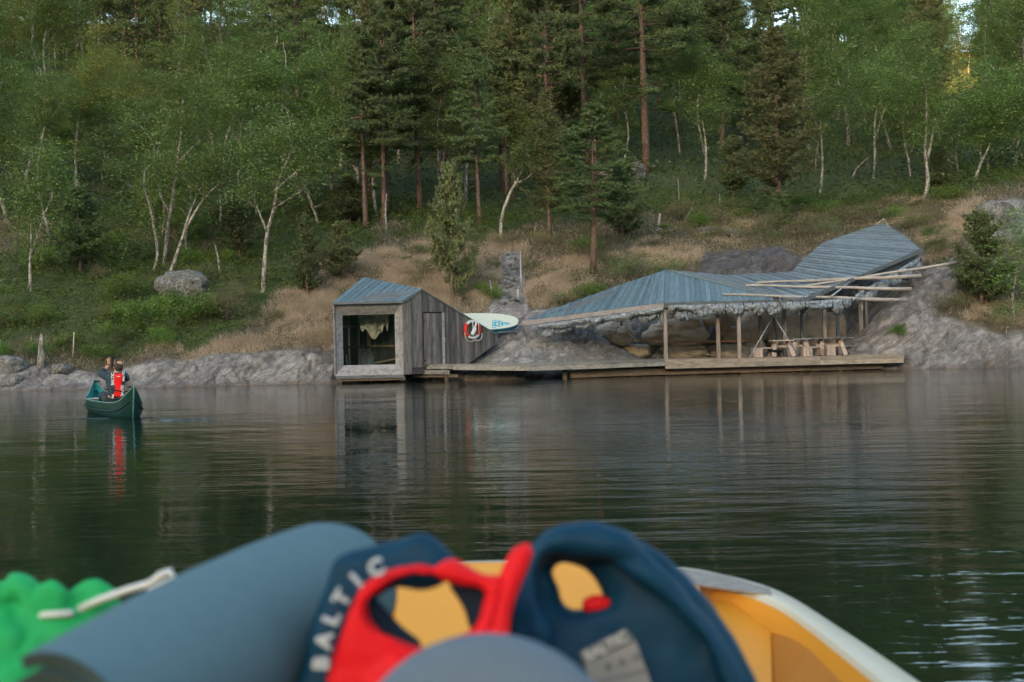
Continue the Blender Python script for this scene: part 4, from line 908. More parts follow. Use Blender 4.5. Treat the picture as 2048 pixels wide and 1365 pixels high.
for x, y0, y1_ in ((893, 745, 768),): MB().tube([px(x, y0-8, 40.5), px(x, y1_+6, 40.5)], .065, 9).obj('pile', MAT['skirt'], dk, True)
for x in (1130, 1260, 1400, 1540, 1680):
    Yp = float(np.interp(x, [1060, 1330, 1808], [39.8, 41.3, 42.9])); MB().tube([px(x, 735, Yp), px(x, 790, Yp)], .08, 8).obj('pile', MAT['skirt'], dk, True)
sk0 = [(1140, 40.15), (1330, 41.15), (1480, 41.65), (1620, 42.2), (1765, 42.7)]
for (x0_, Ya), (x1_, Yb2) in zip(sk0[:-1], sk0[1:]):
    for zt_, zl_ in ((.27, .15), (.145, .02)):
        if x0_ == 1140 and zl_ == .02: pass
        p0, p1 = px(x0_, 745, Ya), px(x1_, 745, Yb2)
        MB().beam(V3(p0.x+.005, p0.y, (zt_+zl_)/2), V3(p1.x-.005, p1.y, (zt_+zl_)/2+.015), .05, zt_-zl_).obj('skirt_board', MAT['skirt'], dk)
# ================================================================= SHELTER
Q = px(1328, 606, 40.9); L = px(1049, 642, 42.3); E = px(1600, 599, 42.0); Pk = px(1330, 541, 43.4)
Sx = px(1843, 497, 46.8); T_ = px(1765, 447, 51.5); Wk = px(1645, 487, 48.6); Vk = px(1582, 545, 46.3); V0 = px(1450, 551, 45.0)
shl = empty('shelter', px(1332, 722, 41.1), 'open lakeside shelter with a folded grey-blue board roof built into the rock', 'shelter')
rr_ = MB().slab(L-up*.07, Q-up*.07, Pk-up*.07, px(1200, 585, 43.0)-up*.09, .02).obj('roof', MAT['fascia_d'], shl)
# left slope
upL = [px(1055, 640, 42.5), px(1110, 618, 43.0), px(1180, 592, 43.3), px(1250, 567, 43.4), px(1300, 551, 43.4), Pk]
planks(rr_, [L, lerp(L, Q, .2), lerp(L, Q, .4), lerp(L, Q, .6), lerp(L, Q, .8), Q], upL, 34, 'roof')
# front triangle right of the ridge corner
H2 = px(1545, 596, 42.15)
planks(rr_, [Q, lerp(Q, E, .5), lerp(Q, E, .8)], [Pk, lerp(Pk, H2, .6), H2], 26, 'roof')
# fan and right wing
A_ = [Pk, V0, Vk, px(1612, 515, 47.3), Wk, px(1700, 468, 49.9), lerp(Wk, T_, .97)]; B_ = [lerp(Pk, H2, .93), px(1590, 600, 42.1), px(1690, 567, 43.7), px(1770, 531, 45.2), lerp(E, Sx, .985), px(1806, 471, 49), T_]
planks(rr_, A_, B_, 78, 'roof2', gap=.1, lift=.02, var=.012)
MB().beam(Pk+up*.03, H2+up*.03, .05, .03).obj('hip_cap', MAT['roof'], rr_)
# hidden lining below the wing so no light leaks
planks(rr_, [p-up*.07 for p in A_], [p-up*.07 for p in B_], 24, 'fascia_d', 'lining_board', gap=0, lift=0, var=0)
fw = Vector((0, -.04, 0))
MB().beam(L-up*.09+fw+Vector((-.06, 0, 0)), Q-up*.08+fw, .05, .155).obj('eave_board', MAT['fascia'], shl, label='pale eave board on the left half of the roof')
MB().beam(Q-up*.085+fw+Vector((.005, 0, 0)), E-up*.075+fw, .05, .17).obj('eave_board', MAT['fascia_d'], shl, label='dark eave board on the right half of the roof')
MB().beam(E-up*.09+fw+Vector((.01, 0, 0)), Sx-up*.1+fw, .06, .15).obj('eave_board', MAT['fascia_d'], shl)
for f_ in (0.0, .0):
    pass
MB().beam(lerp(E, Sx, .02)-up*.26+Vector((-.1, .3, 0)), Sx-up*.3+Vector((-.1, .2, 0)), .08, .14).obj('eave_beam', MAT['fascia_d'], shl)
MB().beam(Q-up*.26+Vector((0, .12, 0)), E-up*.24+Vector((0, .12, 0)), .09, .13).obj('eave_beam', MAT['post'], shl)
MB().beam(lerp(L, Q, .45)-up*.28+Vector((0, .15, 0)), Q-up*.28+Vector((0, .15, 0)), .09, .13).obj('eave_beam', MAT['post'], shl)
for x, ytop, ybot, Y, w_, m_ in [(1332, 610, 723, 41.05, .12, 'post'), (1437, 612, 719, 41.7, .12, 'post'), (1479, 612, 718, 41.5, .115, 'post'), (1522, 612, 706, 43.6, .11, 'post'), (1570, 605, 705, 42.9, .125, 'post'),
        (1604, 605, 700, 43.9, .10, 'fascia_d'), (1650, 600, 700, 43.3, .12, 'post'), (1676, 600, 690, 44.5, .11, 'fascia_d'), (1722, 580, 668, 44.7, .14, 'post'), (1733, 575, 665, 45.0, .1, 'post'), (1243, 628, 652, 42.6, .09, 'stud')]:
    b = px(x, ybot, Y); t_ = px(x, ytop, Y); zb2 = .55 if 1300 < x < 1700 else b.z
    MB().box(V3(b.x, Y, (zb2+t_.z)/2), (w_, w_, t_.z-zb2)).obj('post', MAT[m_], shl)
for x, Y in ((1380, 43.0), (1500, 43.4), (1560, 43.8), (1620, 44.2)):
    MB().beam(px(x, 604, 41.5 if x < 1600 else 42.6), px(x, 575, 44.6), .07, .12).obj('rafter', MAT['fascia_d'], shl)
# bench board along the boulders
bn = empty('wall_bench', px(1267, 684, 43.8), 'long orange-brown slatted bench fixed along the boulder wall', 'bench')
MB().beam(px(1268, 683, 43.7), px(1440, 684, 44.0), .3, .06).obj('seat_plank', MAT['bench'], bn)
MB().beam(px(1442, 683.5, 44.05), px(1512, 681, 44.4), .3, .07).obj('seat_plank', MAT['bench'], bn)
for i in range(38):
    x = 1270+i*4.5; MB().box(px(x, 682.3, 43.55+i*.007), (.035, .32, .03)).obj('slat', MAT['bench' if i > 20 else 'stud'], bn)
for x in (1340, 1440, 1500): MB().box(px(x, 700, 44.1), (.07, .07, .5)).obj('leg', MAT['fascia_d'], bn)
# ---- rolled plastic sheeting under the eaves
def swag(parent, p, q, sag, r, seed, mat='sheet', flat=.75):
    rr = np.random.default_rng(seed); n = 18; pts = []; rad = []
    for i in range(n+1):
        u = i/n; b = lerp(p, q, u); pts.append(b-up*(sag*4*u*(1-u)+r*.7)+Vector((0, rr.normal()*.012, rr.normal()*.012))); rad.append(r*(.28+.7*math.sin(math.pi*u)**.6)*(1+rr.normal()*.07))
    mb = MB().tube(pts, rad, 12, True, flat)
    mb.v = [(v[0], v[1]+.6*r*(float(vn(np.array(v[0]*9), np.array(v[1]*9), np.array(v[2]*12)))-.5), v[2]+.55*r*(float(vn(np.array(v[0]*8+4), np.array(v[1]*8), np.array(v[2]*9)))-.5)) for v in mb.v]
    return mb.obj('sheet_fold', MAT[mat], parent, True)
def sheeting(label, xs, ys, Ys, sags, rads, seed):
    o = empty('rolled_sheeting', px(xs[0], ys[0], Ys[0]), label, 'plastic sheet', 'rolled plastic sheets tied up under the eaves')
    P_ = [px(x, y, Y) for x, y, Y in zip(xs, ys, Ys)]
    for i in range(len(P_)-1):
        swag(o, P_[i], P_[i+1], sags[i % len(sags)], rads[i % len(rads)], seed+i)
        c = P_[i+1]; MB().beam(c+up*.08+Vector((0, -.1, 0)), c-up*(rads[i % len(rads)]*1.9)+Vector((0, -.1, 0)), .022, .015, (0, 1, 0)).obj('tie_strap', MAT['strap'], o)
    return o
o1 = sheeting('whitish plastic sheet rolled up under the pale left eave', [1078, 1108, 1145, 1187, 1229, 1246, 1274, 1318], [656, 655, 649, 641, 633, 629, 626, 618], [42.15, 42.1, 41.95, 41.75, 41.6, 41.5, 41.4, 41.1], [.10, .06, .06, .03, .05, .03, .14], [.17, .15, .13, .10, .12, .12, .19], 3)
cloth('sheet_flap', [(1076, 652), (1083, 652)], [(1071, 662), (1090, 663)], 42.0, 'sheet', .03, parent=o1)
cloth('sheet_flap', [(1277, 624), (1290, 623), (1312, 620)], [(1284, 646), (1292, 642), (1306, 632)], 41.2, 'sheet', .05, parent=o1)
cloth('sheet_flap', [(1312, 620), (1326, 618)], [(1322, 648), (1328, 656)], 40.95, 'sheet', .05, parent=o1)
o2 = sheeting('bluish plastic sheet tied in long folds under the dark right eave', [1336, 1350, 1384, 1430, 1450, 1486, 1504, 1532, 1560, 1584, 1610, 1664, 1684, 1702], [614, 616, 614, 611, 610.5, 609, 608.5, 608, 608, 608, 607, 606.5, 603, 601], [41.0+.087*i for i in range(14)], [.04, .13, .09, .05, .09, .05, .09, .1, .04, .03, .03, .09, .04], [.13, .26, .2, .2, .22, .15, .22, .22, .14, .14, .15, .22, .14], 23)
cloth('sheet_flap', [(1488, 609), (1496, 609)], [(1484, 622), (1499, 623)], 41.6, 'sheet', .03, parent=o2)
cloth('sheet_flap', [(1583, 606), (1591, 606)], [(1586, 618), (1593, 620)], 42, 'sheet', .03, parent=o2)
cloth('sheet_flap', [(1667, 606), (1686, 603)], [(1668, 629), (1682, 631)], 42.1, 'sheet', .04, parent=o2)
o3 = sheeting('plastic sheet bundled under the sloping eave at the right end', [1712, 1728, 1752, 1775, 1798, 1822, 1840], [590, 584, 572, 560, 548, 534, 520], [42.9, 43.2, 43.9, 44.6, 45.3, 46.1, 46.6], [.05, .08, .06, .06, .07, .05], [.2, .22, .2, .24, .2, .18], 43)
cloth('sheet_flap', [(1736, 578), (1752, 572)], [(1740, 592), (1750, 596)], 43.6, 'sheet', .04, parent=o3)
cloth('sheet_flap', [(1788, 552), (1800, 550)], [(1790, 566), (1799, 574)], 45.2, 'sheet', .04, parent=o3)
def drape(parent, a, b, Ya, Yb_, seed, hmin, hmax, nseg):
    rr = np.random.default_rng(seed)
    n = 110; m_ = 14; V = np.zeros((n, m_, 3)); kn = np.concatenate([[0], np.sort(rr.uniform(.03, .97, nseg)), [1]]); hs = rr.uniform(hmin, hmax, nseg+1)
    for i in range(n):
        u = i/(n-1); k = min(int(np.searchsorted(kn, u, 'right'))-1, nseg); q = (u-kn[k])/(kn[k+1]-kn[k]); Y = lerp(Ya, Yb_, u); p = px(lerp(a[0], b[0], u), lerp(a[1], b[1], u), Y)
        hgt = hs[k]*(.3+.7*math.sin(math.pi*q)**.8)
        for j in range(m_):
            v_ = j/(m_-1); bulge_ = math.sin(math.pi*v_)*hgt*.45*math.sin(math.pi*q)**.5; V[i, j] = (p.x, p.y-.02-bulge_, p.z-hgt*v_)
    X_ = V[..., 0]; Zz = V[..., 2]; f_ = fbm(X_*5+seed, Zz*7, X_*0, 4)-.5; V[..., 1] += f_*.16; V[..., 2] += (fbm(X_*4+seed+9, Zz*3, X_*0, 3)-.5)*.07*np.linspace(0, 1, m_)[None, :]
    id_ = np.arange(n*m_).reshape(n, m_); Fq_ = np.stack([id_[:-1, :-1], id_[1:, :-1], id_[1:, 1:], id_[:-1, 1:]], -1).reshape(-1, 4)
    org = np.array(ORG.get(parent.name, Vector((0, 0, 0)))); me = np_mesh('hanging_sheet', V.reshape(-1, 3)-org, Fq_, True); o = link_mesh('hanging_sheet', me, MAT['sheet'], parent); so_ = o.modifiers.new('t', 'SOLIDIFY'); so_.thickness = .01
drape(o1, (1074, 651), (1328, 615), 42.0, 40.85, 5, .13, .30, 8)
drape(o2, (1336, 611), (1600, 604), 40.9, 41.85, 9, .24, .42, 11)
drape(o2, (1601, 604), (1708, 597), 41.85, 42.6, 12, .16, .34, 5)
drape(o3, (1710, 590), (1838, 515), 42.8, 46.5, 15, .2, .45, 6)
# ---- poles resting on the roof: find the roof surface under them
from mathutils.bvhtree import BVHTree
bpy.context.view_layer.update()
vs_, fs_ = [], []
for o in bpy.data.objects:
    if o.parent == rr_:
        n = len(vs_); mw = o.matrix_world; vs_ += [mw@v.co for v in o.data.vertices]; fs_ += [tuple(i+n for i in p.vertices) for p in o.data.polygons]
bvh = BVHTree.FromPolygons(vs_, fs_)
def onroof(x, y, lift=.0):
    d = ray(x, y).normalized(); h_ = bvh.ray_cast(Vector((0, 0, CZ)), d)
    return h_[0]-d*lift if h_[0] else None
def pole(x0_, y0_, xm, ym, x1_, y1_, r0_, r1_, label, name='log_pole', mat='log', cat='pole', grp='peeled poles laid across the shelter roof'):
    a = onroof(x0_, y0_, r0_+.05); m_ = onroof(xm, ym, r0_+.05)
    Yslope = (m_.y-a.y)/(xm-x0_) if a and m_ else .003; Ya = a.y if a else 42
    e = px(x1_, y1_, Ya+Yslope*(x1_-x0_)); s_ = px(x0_, y0_, Ya)
    mb = MB(); pts = [lerp(s_, e, k/8)+up*(.012*math.sin(k*1.7)) for k in range(9)]; mb.tube(pts, [lerp(r0_, r1_, k/8) for k in range(9)], 10)
    return setp(mb.obj(name, MAT[mat], None, True), label, cat, grp)
pole(1446, 589, 1590, 593, 1813, 601, .038, .075, 'lowest pale pole lying across the shelter roof, just above the eave')
pole(1492, 571, 1650, 574.5, 1823, 579, .04, .07, 'second pale pole from the bottom on the shelter roof')
pole(1512, 566, 1690, 560, 1842, 552.5, .04, .08, 'thick pale pole on the shelter roof, ending above the rock')
pole(1602, 574, 1700, 559.5, 1912, 526, .035, .065, 'long pole rising right from the shelter roof onto the rock')
a = onroof(1663, 593, .06) or px(1663, 593, 42.4); b = (onroof(1699, 564, .12) or px(1699, 564, 43.2))
setp(MB().tube([a, b-Vector((0, .1, 0))], .035, 8).obj('short_pole', MAT['steel'], None, True), 'short pale grey pipe leaning across two poles on the roof', 'pipe')
# ================================================================= TABLES, SEATS, TRIPOD
def table(x0_, x1_, yt, Y, dep, m1, m2, label, lx=None, foot=716):
    c = px((x0_+x1_)/2, yt, Y); wdt = (x1_-x0_)*Y/F; zt_ = c.z; o = empty('picnic_table', V3(c.x, Y, .57), label, 'table', 'picnic tables under the shelter')
    for k in range(4): MB().box(V3(c.x, Y+(k-1.5)*dep/4, zt_), (wdt, dep/4-.012, .045)).obj('top_board', MAT[m1], o)
    for sx_ in (-1, 1) if lx is None else lx:
        X_ = c.x+sx_*wdt*.27
        for sy in (-1, 1):
            a = V3(X_, Y+sy*dep*.12, zt_-.03); b = V3(X_+sx_*.16, Y+sy*dep*.45, .57); MB().beam(a, b, .15, .05, (0, 1, 0)).obj('leg', MAT[m2], o)
        MB().beam(V3(X_, Y-dep*.4, zt_-.06), V3(X_, Y+dep*.4, zt_-.06), .05, .07).obj('crossbar', MAT[m2], o)
    MB().beam(V3(c.x-wdt*.3, Y, .95), V3(c.x+wdt*.3, Y, .95), .04, .1).obj('stretcher', MAT[m2], o)
    return o
table(1541, 1585, 681.5, 42.1, .7, 'table', 'table', 'pale wooden table with splayed white legs right behind the tripod')
table(1582, 1616, 678.5, 43.1, .7, 'table_b', 'table', 'table with a bluish grey top between the pale table and the dark one')
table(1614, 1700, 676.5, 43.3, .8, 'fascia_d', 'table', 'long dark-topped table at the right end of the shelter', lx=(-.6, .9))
def boxseat(x0_, x1_, yt, yb_, Y, label, over=.25):
    a, b = px(x0_, yt, Y), px(x1_, yb_, Y); w_ = b.x-a.x; o = empty('box_seat', V3((a.x+b.x)/2, Y, .57), label, 'seat', 'box seats and low benches')
    n = 3
    for k in range(n): MB().box(V3(a.x+w_*(k+.5)/n, Y, (a.z+.56)/2), (w_/n-.01, .04, a.z-.56)).obj('front_board', MAT['table'], o)
    for s_ in (a.x, b.x): MB().box(V3(s_, Y+.2, (a.z+.56)/2), (.035, .36, a.z-.56)).obj('side_board', MAT['table'], o)
    MB().box(V3((a.x+b.x)/2+over/2, Y+.2, a.z+.015), (w_+over+.1, .44, .04)).obj('seat_board', MAT['table'], o)
    return o
boxseat(1508, 1525, 698, 718, 42.0, 'low wooden box seat left of the black fire pan', .35)
boxseat(1607, 1625, 696, 716, 42.3, 'low wooden box seat in front of the bluish table', .3)
boxseat(1655, 1671, 694, 714, 42.7, 'low wooden box seat in front of the dark-topped table', .1)
boxseat(1676, 1686, 693, 712, 43.9, 'low dark bench against the rock behind the last box seat', .4)
tp = px(1547, 632, 42.0); tr = empty('fire_tripod', V3(tp.x, 42.0, .57), 'steel tripod holding a black fire pan on the deck', 'tripod')
for fx, fy, Y in ((1499, 718, 41.5), (1597, 716, 41.8), (1559, 712, 42.9)): 
    f_ = px(fx, fy, Y); f_.z = .575; MB().tube([f_, tp], .02, 7).obj('leg', MAT['steel' if fx != 1559 else 'iron'], tr, True); MB().box(f_, (.09, .09, .02)).obj('foot', MAT['iron'], tr)
MB().tube([tp-up*.06, tp+up*.02], .07, 10).obj('hub', MAT['steel'], tr, True)
MB().tube([tp+up*.0, tp+up*.2], .008, 6).obj('hook', MAT['steel'], tr, True)
pc = px(1552, 702, 42.0)
for k in range(3):
    an = k*2.094+.4; MB().tube([tp-up*.05, pc+V3(math.cos(an)*.26, math.sin(an)*.26, .05)], .006, 5).obj('chain', MAT['iron'], tr, True)
mb = MB(); n = 24; prof = [(.0, -.085), (.14, -.08), (.23, -.045), (.285, .035), (.295, .04), (.28, .02), (.22, -.03), (.12, -.06), (0, -.065)]
mb.v = [(pc.x+r*math.cos(2*math.pi*k/n), pc.y+r*math.sin(2*math.pi*k/n), pc.z+z) for r, z in prof for k in range(n)]
mb.f = [(i*n+k, i*n+(k+1) % n, (i+1)*n+(k+1) % n, (i+1)*n+k) for i in range(len(prof)-1) for k in range(n)]
mb.obj('fire_pan', MAT['iron'], tr, True)
setp(MB().tube([px(1599, 617, 42), px(1598.5, 630, 42)], .02, 7).obj('rope_end', MAT['rope'], None, True), 'pale rope end dangling under the eave above the bluish table', 'rope')
setp(MB().tube([px(1724, 603, 43.3), px(1724, 612, 43.3), px(1725.5, 622, 43.3)], [.03, .04, .012], 7).obj('rope_end', MAT['rope'], None, True), 'thick pale rope end dangling below the lowest pole at the right', 'rope')
# ================================================================= PADDLE BOARD behind the boathouse tip
bc = px(958, 645, 42.75); ul = Vector((1, .12, -.02)).normalized(); us = Vector((.06, .55, .62)).normalized(); un = ul.cross(us).normalized(); un = -un if un.y > 0 else un
Lh = 79*42.75/F; Wh = .42
sb = empty('paddle_board', bc, 'cream paddle board with turquoise edge and flower print, lying behind the life ring wall', 'paddle board')
def outline(n, k=1.):
    out = []
    for i in range(n):
        t = 2*math.pi*i/n; c, s_ = math.cos(t), math.sin(t); out.append((math.copysign(abs(c)**.85, c)*Lh*k, math.copysign(abs(s_)**.8, s_)*Wh*k))
    return out
n = 64; o_a, o_b, o_c = outline(n, .97), outline(n, 1.), outline(n, .93)
P3 = lambda u, v_, h_: bc+ul*u+us*v_+un*h_
MB().add([P3(u, v_, .062) for u, v_ in o_a]+[P3(u, v_, .05) for u, v_ in o_b], [tuple(range(n))]+[(i, (i+1) % n, n+(i+1) % n, n+i) for i in range(n)]).obj('deck_panel', MAT['cream'], sb)
MB().add([P3(u, v_, .048) for u, v_ in o_b]+[P3(u, v_, -.13) for u, v_ in o_b]+[P3(u, v_, -.16) for u, v_ in o_c], [(i, (i+1) % n, n+(i+1) % n, n+i) for i in range(n)]+[(n+i, n+(i+1) % n, 2*n+(i+1) % n, 2*n+i) for i in range(n)]+[tuple(range(3*n-1, 2*n-1, -1))]).obj('edge_band', MAT['turq'], sb, True)
pr = MB(); pu = (1000-958)*42.75/F; pv = -.13
def rect(u, v_, a, b): pr.slab(P3(u-a, v_-b, .066), P3(u+a, v_-b, .066), P3(u+a, v_+b, .066), P3(u-a, v_+b, .066), .003)
def ringp(u, v_, r, wd_, k=1.0):
    m_ = 16
    for i in range(m_):
        t0, t1 = 2*math.pi*i/m_, 2*math.pi*(i+1)/m_; q = [P3(u+r*math.cos(t)*k, v_+r*math.sin(t), .066) for t in (t0, t1)]+[P3(u+(r-wd_)*math.cos(t)*k, v_+(r-wd_)*math.sin(t), .066) for t in (t1, t0)]; pr.slab(*q, .003)
u0 = pu-.21
for v_ in (pv-.13, pv, pv+.13):
    for a, b, c_, d in ((u0, v_+.05, .07, .014), (u0, v_-.05, .07, .014), (u0-.06, v_, .012, .06), (u0+.06, v_, .016, .06)): rect(a, b, c_, d)
for du, dv, r in ((.10, .0, .10), (.24, .06, .085), (.25, -.07, .08), (.37, .0, .08), (.30, 0, .05), (.44, .02, .05), (.17, .1, .06), (.16, -.1, .06)): ringp(u0+du, pv+dv, r, .028)
pr.slab(P3(u0+.48, pv-.06, .066), P3(u0+.62, pv, .066), P3(u0+.48, pv+.06, .066), P3(u0+.5, pv, .066), .003)
pr.obj('flower_print', MAT['turq'], sb)
setp(MB().beam(px(994, 665, 42.1), px(1047, 662, 42.3), .12, .04).obj('loose_plank', MAT['fascia_d']), 'short grey plank lying on the rock below the paddle board', 'plank')
# ================================================================= POSTS AND STAKES ON THE SLOPE
def stake(x, y, xt, yt, w_, m_, label, cat='post', name='post', rope=False):
    b = hit(x, y); o = empty(name, b, label, cat)
    MB().tube([b-up*.2, px(xt, yt, b.y)], w_*b.y/F/2, 8).obj('shaft', MAT[m_], o, True)
    return o
s_o = stake(1043.5, 610, 1040.5, 503, 2.8, 'steel', 'tall galvanised pole beside the stone path')
stake(985, 596, 980, 560, 2.2, 'steel', 'thin leaning metal stake left of the stone path')
stake(1070, 468, 1070, 452, 4, 'stud', 'short pale wooden stake in the green above the path', 'stake', 'stake')
stake(1440, 417, 1439, 390, 2.6, 'steel', 'small pale post on the heath above the shelter')
stake(1315, 458, 1320, 428, 4, 'log', 'broken grey trunk stump leaning in the heath above the shelter', 'tree stump', 'broken_trunk')
stake(1360, 440, 1356, 358, 1.6, 'post', 'thin yellowish dead stem standing in the heath', 'dead tree', 'dead_sapling')
stake(1357, 455, 1385, 415, 1.6, 'post', 'thin slanting dead stem beside the upright yellowish one', 'dead tree', 'dead_sapling')
stake(145, 720, 148, 665, 2.5, 'log', 'thin pale stem on the shore above the canoeist', 'dead tree', 'dead_sapling')
stake(1037, 601, 1036, 578, 4, 'log', 'short wooden stub at the edge of the stone path', 'stake', 'stake')
sb2 = hit(1770, 470); setp(MB().tube([px(1752, 449, 51.3), px(1768, 438, 51.3), px(1776, 452, 51.3), px(1800, 480, 50)], .03, 6).obj('fallen_branch', MAT['log'], None, True), 'bare crooked branch lying by the top corner of the shelter roof', 'branch')
# ================================================================= CANOE AND PADDLER
E1 = pz(266, 838, 0.0); E1.z = 0; E2 = Vector(px(192, 790, 26.4)); E2.z = 0
cax = (E2-E1); cl_ = cax.length; cax.normalize(); csd = Vector((cax.y, -cax.x, 0))
cn = empty('canoe', E1+cax*cl_/2, 'dark green open canoe carrying the person in the red vest', 'canoe')
MAT['canoe'] = plain('green_canoe_hull', (.0025, .03, .024), .5, .2, 3); MAT['canoe_in'] = plain('teal_canoe_inside', (.02, .22, .24), .5, .2, 3); MAT['canoe_tr'] = plain('canoe_trim', (.10, .20, .17), .45); MAT['canoe_dk'] = plain('dark_rub_strip', (.006, .03, .025), .5)
def csec(u, inner=0.):
    w_ = .46*math.sin(math.pi*u)**.55 if 0 < u < 1 else 0; w_ = max(w_-inner, .004)
    sh_ = .27+.34*(abs(2*u-1))**13; kb = -.12+.10*(abs(2*u-1))**8+inner
    return w_, sh_, kb
NS, NR = 33, 9
def hull(inner, name, mat, flip):
    mb = MB()
    for i in range(NS):
        u = i/(NS-1); w_, sh_, kb = csec(u, inner); end = (2*u-1); over = math.copysign(.10*abs(end)**12, end)
        for k in range(NR):
            th = math.pi*k/(NR-1); yy = -math.cos(th); zz = 1-math.sin(th)**.6 if 0 < k < NR-1 else 1
            z = kb+(sh_-kb)*zz; tum = 1+.06*math.sin(math.pi*zz)
            p = E1+cax*(u*cl_+over*zz*2)+csd*(w_*yy*tum if abs(yy) > .001 else 0)+up*z; mb.v.append(tuple(p))
    for i in range(NS-1):
        for k in range(NR-1):
            q = (i*NR+k, (i+1)*NR+k, (i+1)*NR+k+1, i*NR+k+1); mb.f.append(q if flip else q[::-1])
    return mb.obj(name, MAT[mat], cn, True)
hull(0, 'hull', 'canoe', False); hull(.025, 'inner_hull', 'canoe_in', True)
for s_ in (-1, 1):
    pts = []; p2 = []
    for i in range(NS):
        u = i/(NS-1); w_, sh_, kb = csec(u); end = 2*u-1; over = math.copysign(.10*abs(end)**12, end)
        pts.append(E1+cax*(u*cl_+over*2)+csd*s_*w_+up*(sh_+.005)); p2.append(E1+cax*(u*cl_+over)+csd*s_*(w_*1.055+.003)+up*(kb+(sh_-kb)*.62))
    MB().tube(pts, .014, 6).obj('gunwale', MAT['canoe_tr'], cn, True); MB().tube(p2, .012, 6).obj('rub_strip', MAT['canoe_dk'], cn, True)
for e, uu in ((E1, 0), (E2, 1)):
    w_, sh_, kb = csec(uu); d = -.0 if uu == 0 else .0; sg = -1 if uu == 0 else 1
    MB().tube([e+cax*sg*.2*f_+up*(kb+(sh_-kb)*f_) for f_ in (0, .35, .7, 1)], .014, 6).obj('stem_band', MAT['canoe_tr'], cn, True)
    MB().tube([e-cax*sg*.12+up*(sh_-.02), e+cax*sg*.1+up*(sh_)], [.11, .02], 3, True, .3).obj('end_deck', MAT['canoe'], cn)
for u in (.27, .5, .8):
    w_, sh_, kb = csec(u); c = E1+cax*cl_*u+up*(sh_-.03 if u != .27 else .18); MB().beam(c-csd*(w_-.03), c+csd*(w_-.03), .05 if u != .27 else .28, .03).obj('thwart' if u != .27 else 'seat', MAT['log'], cn)
# luggage ahead
lg = rockobj('duffel_bag', E1+cax*cl_*.48+up*.14-csd*.15, (.34, .5, .34), 'canoe', 'dark teal bag lying in the canoe in front of the paddler', 'bag', None, 5, 3); lg.data.materials.clear(); lg.data.materials.append(plain('teal_bag_cloth', (.015, .09, .13), .7))
lg2 = rockobj('folded_towel', E1+cax*cl_*.17+up*.27+csd*.08, (.3, .3, .12), 'white', 'pale striped cloth bundle behind the paddler in the canoe', 'cloth', None, 6, 3); lg2.data.materials.clear(); lg2.data.materials.append(plain('grey_white_cloth', (.32, .35, .36), .8, .5, 30))
# ---- person (skin modifier figure, seated, seen from behind, left hand raised to the face)
YPn = (E1+cax*cl_*.27).y; SC = YPn/F
pb = E1+cax*cl_*.27; prs = empty('person', V3(pb.x, pb.y, .2), 'person in dark jacket and red vest sitting in the canoe, hands raised to the face', 'person')
fwd = cax; rt = Vector((csd.x, csd.y, 0)); 
if rt.x < 0: rt = -rt
hx_ = px(232, 790, YPn).x
base_ = V3(hx_, YPn, 0)
def PP(x, y, f_=0.): p = px(x, y, YPn); return p+fwd*f_
def skin(name, verts, edges, mat, parent, lev=2, root=0):
    me = bpy.data.meshes.new(name); o_ = ORG[parent.name]; me.from_pydata([tuple(Vector(v[0])-o_) for v in verts], edges, []); 
    ob = link_mesh(name, me, None, parent); me.skin_vertices or None
    sk = ob.modifiers.new('skin', 'SKIN'); 
    for i, v in enumerate(verts):
        r = v[1]; me.skin_vertices[0].data[i].radius = r if hasattr(r, '__len__') else (r, r); me.skin_vertices[0].data[i].use_root = (i == root)
    sk.use_smooth_shade = True; sb_ = ob.modifiers.new('sub', 'SUBSURF'); sb_.levels = lev; sb_.render_levels = lev
    dg = bpy.context.evaluated_depsgraph_get(); m2 = bpy.data.meshes.new_from_object(ob.evaluated_get(dg)); m2.name = name
    ob.modifiers.clear(); ob.data = m2; m2.materials.clear(); m2.materials.append(MAT[mat]); m2.polygons.foreach_set('use_smooth', [True]*len(m2.polygons)); return ob
MAT['skinm'] = plain('human_skin', (.50, .27, .19), .55, .08, 20, Subsurface_Weight=.1); MAT['jacket'] = plain('dark_slate_jacket', (.03, .05, .062), .8, .3, 9, .6); MAT['trousers'] = plain('dark_trousers', (.03, .04, .045), .8)
MAT['hair'] = plain('short_brown_hair', (.06, .042, .03), .8, .3, 60, .6); MAT['vestred'] = plain('red_vest_cloth', (.72, .012, .015), .6, .1, 12, .3); MAT['vestnavy'] = plain('navy_vest_cloth', (.008, .03, .055), .6, .2, 12, .3)
hip = PP(231, 800, 0); 
bd = [(hip, (.12, .09)), (PP(231, 775, .02), (.12, .08)), (PP(232, 757, .03), (.14, .08)), (PP(234, 750, .03), (.07, .07)), (PP(236, 745, .04), (.055, .055)), (PP(237, 738, .05), (.075, .09)), (PP(238, 727, .06), (.06, .075)),
      (PP(219, 753, .04), .045), (PP(203, 748, .18), .04), (PP(217, 738, .32), .04), (PP(222, 731, .33), .035),
      (PP(246, 753, .04), .045), (PP(256, 755, .2), .04), (PP(242, 742, .36), .04), (PP(234, 732, .38), .035),
      (hip-rt*.1+fwd*.1-up*.02, .06), (hip-rt*.16+fwd*.55+up*.1, .05), (hip-rt*.17+fwd*.88-up*.12, .04),
      (hip+rt*.1+fwd*.1-up*.02, .06), (hip+rt*.16+fwd*.55+up*.1, .05), (hip+rt*.17+fwd*.88-up*.12, .04)]
ed = [(0, 1), (1, 2), (2, 3), (3, 4), (4, 5), (5, 6), (2, 7), (7, 8), (8, 9), (9, 10), (2, 11), (11, 12), (12, 13), (13, 14), (0, 15), (15, 16), (16, 17), (0, 18), (18, 19), (19, 20)]
skin('body', bd, ed, 'skinm', prs)
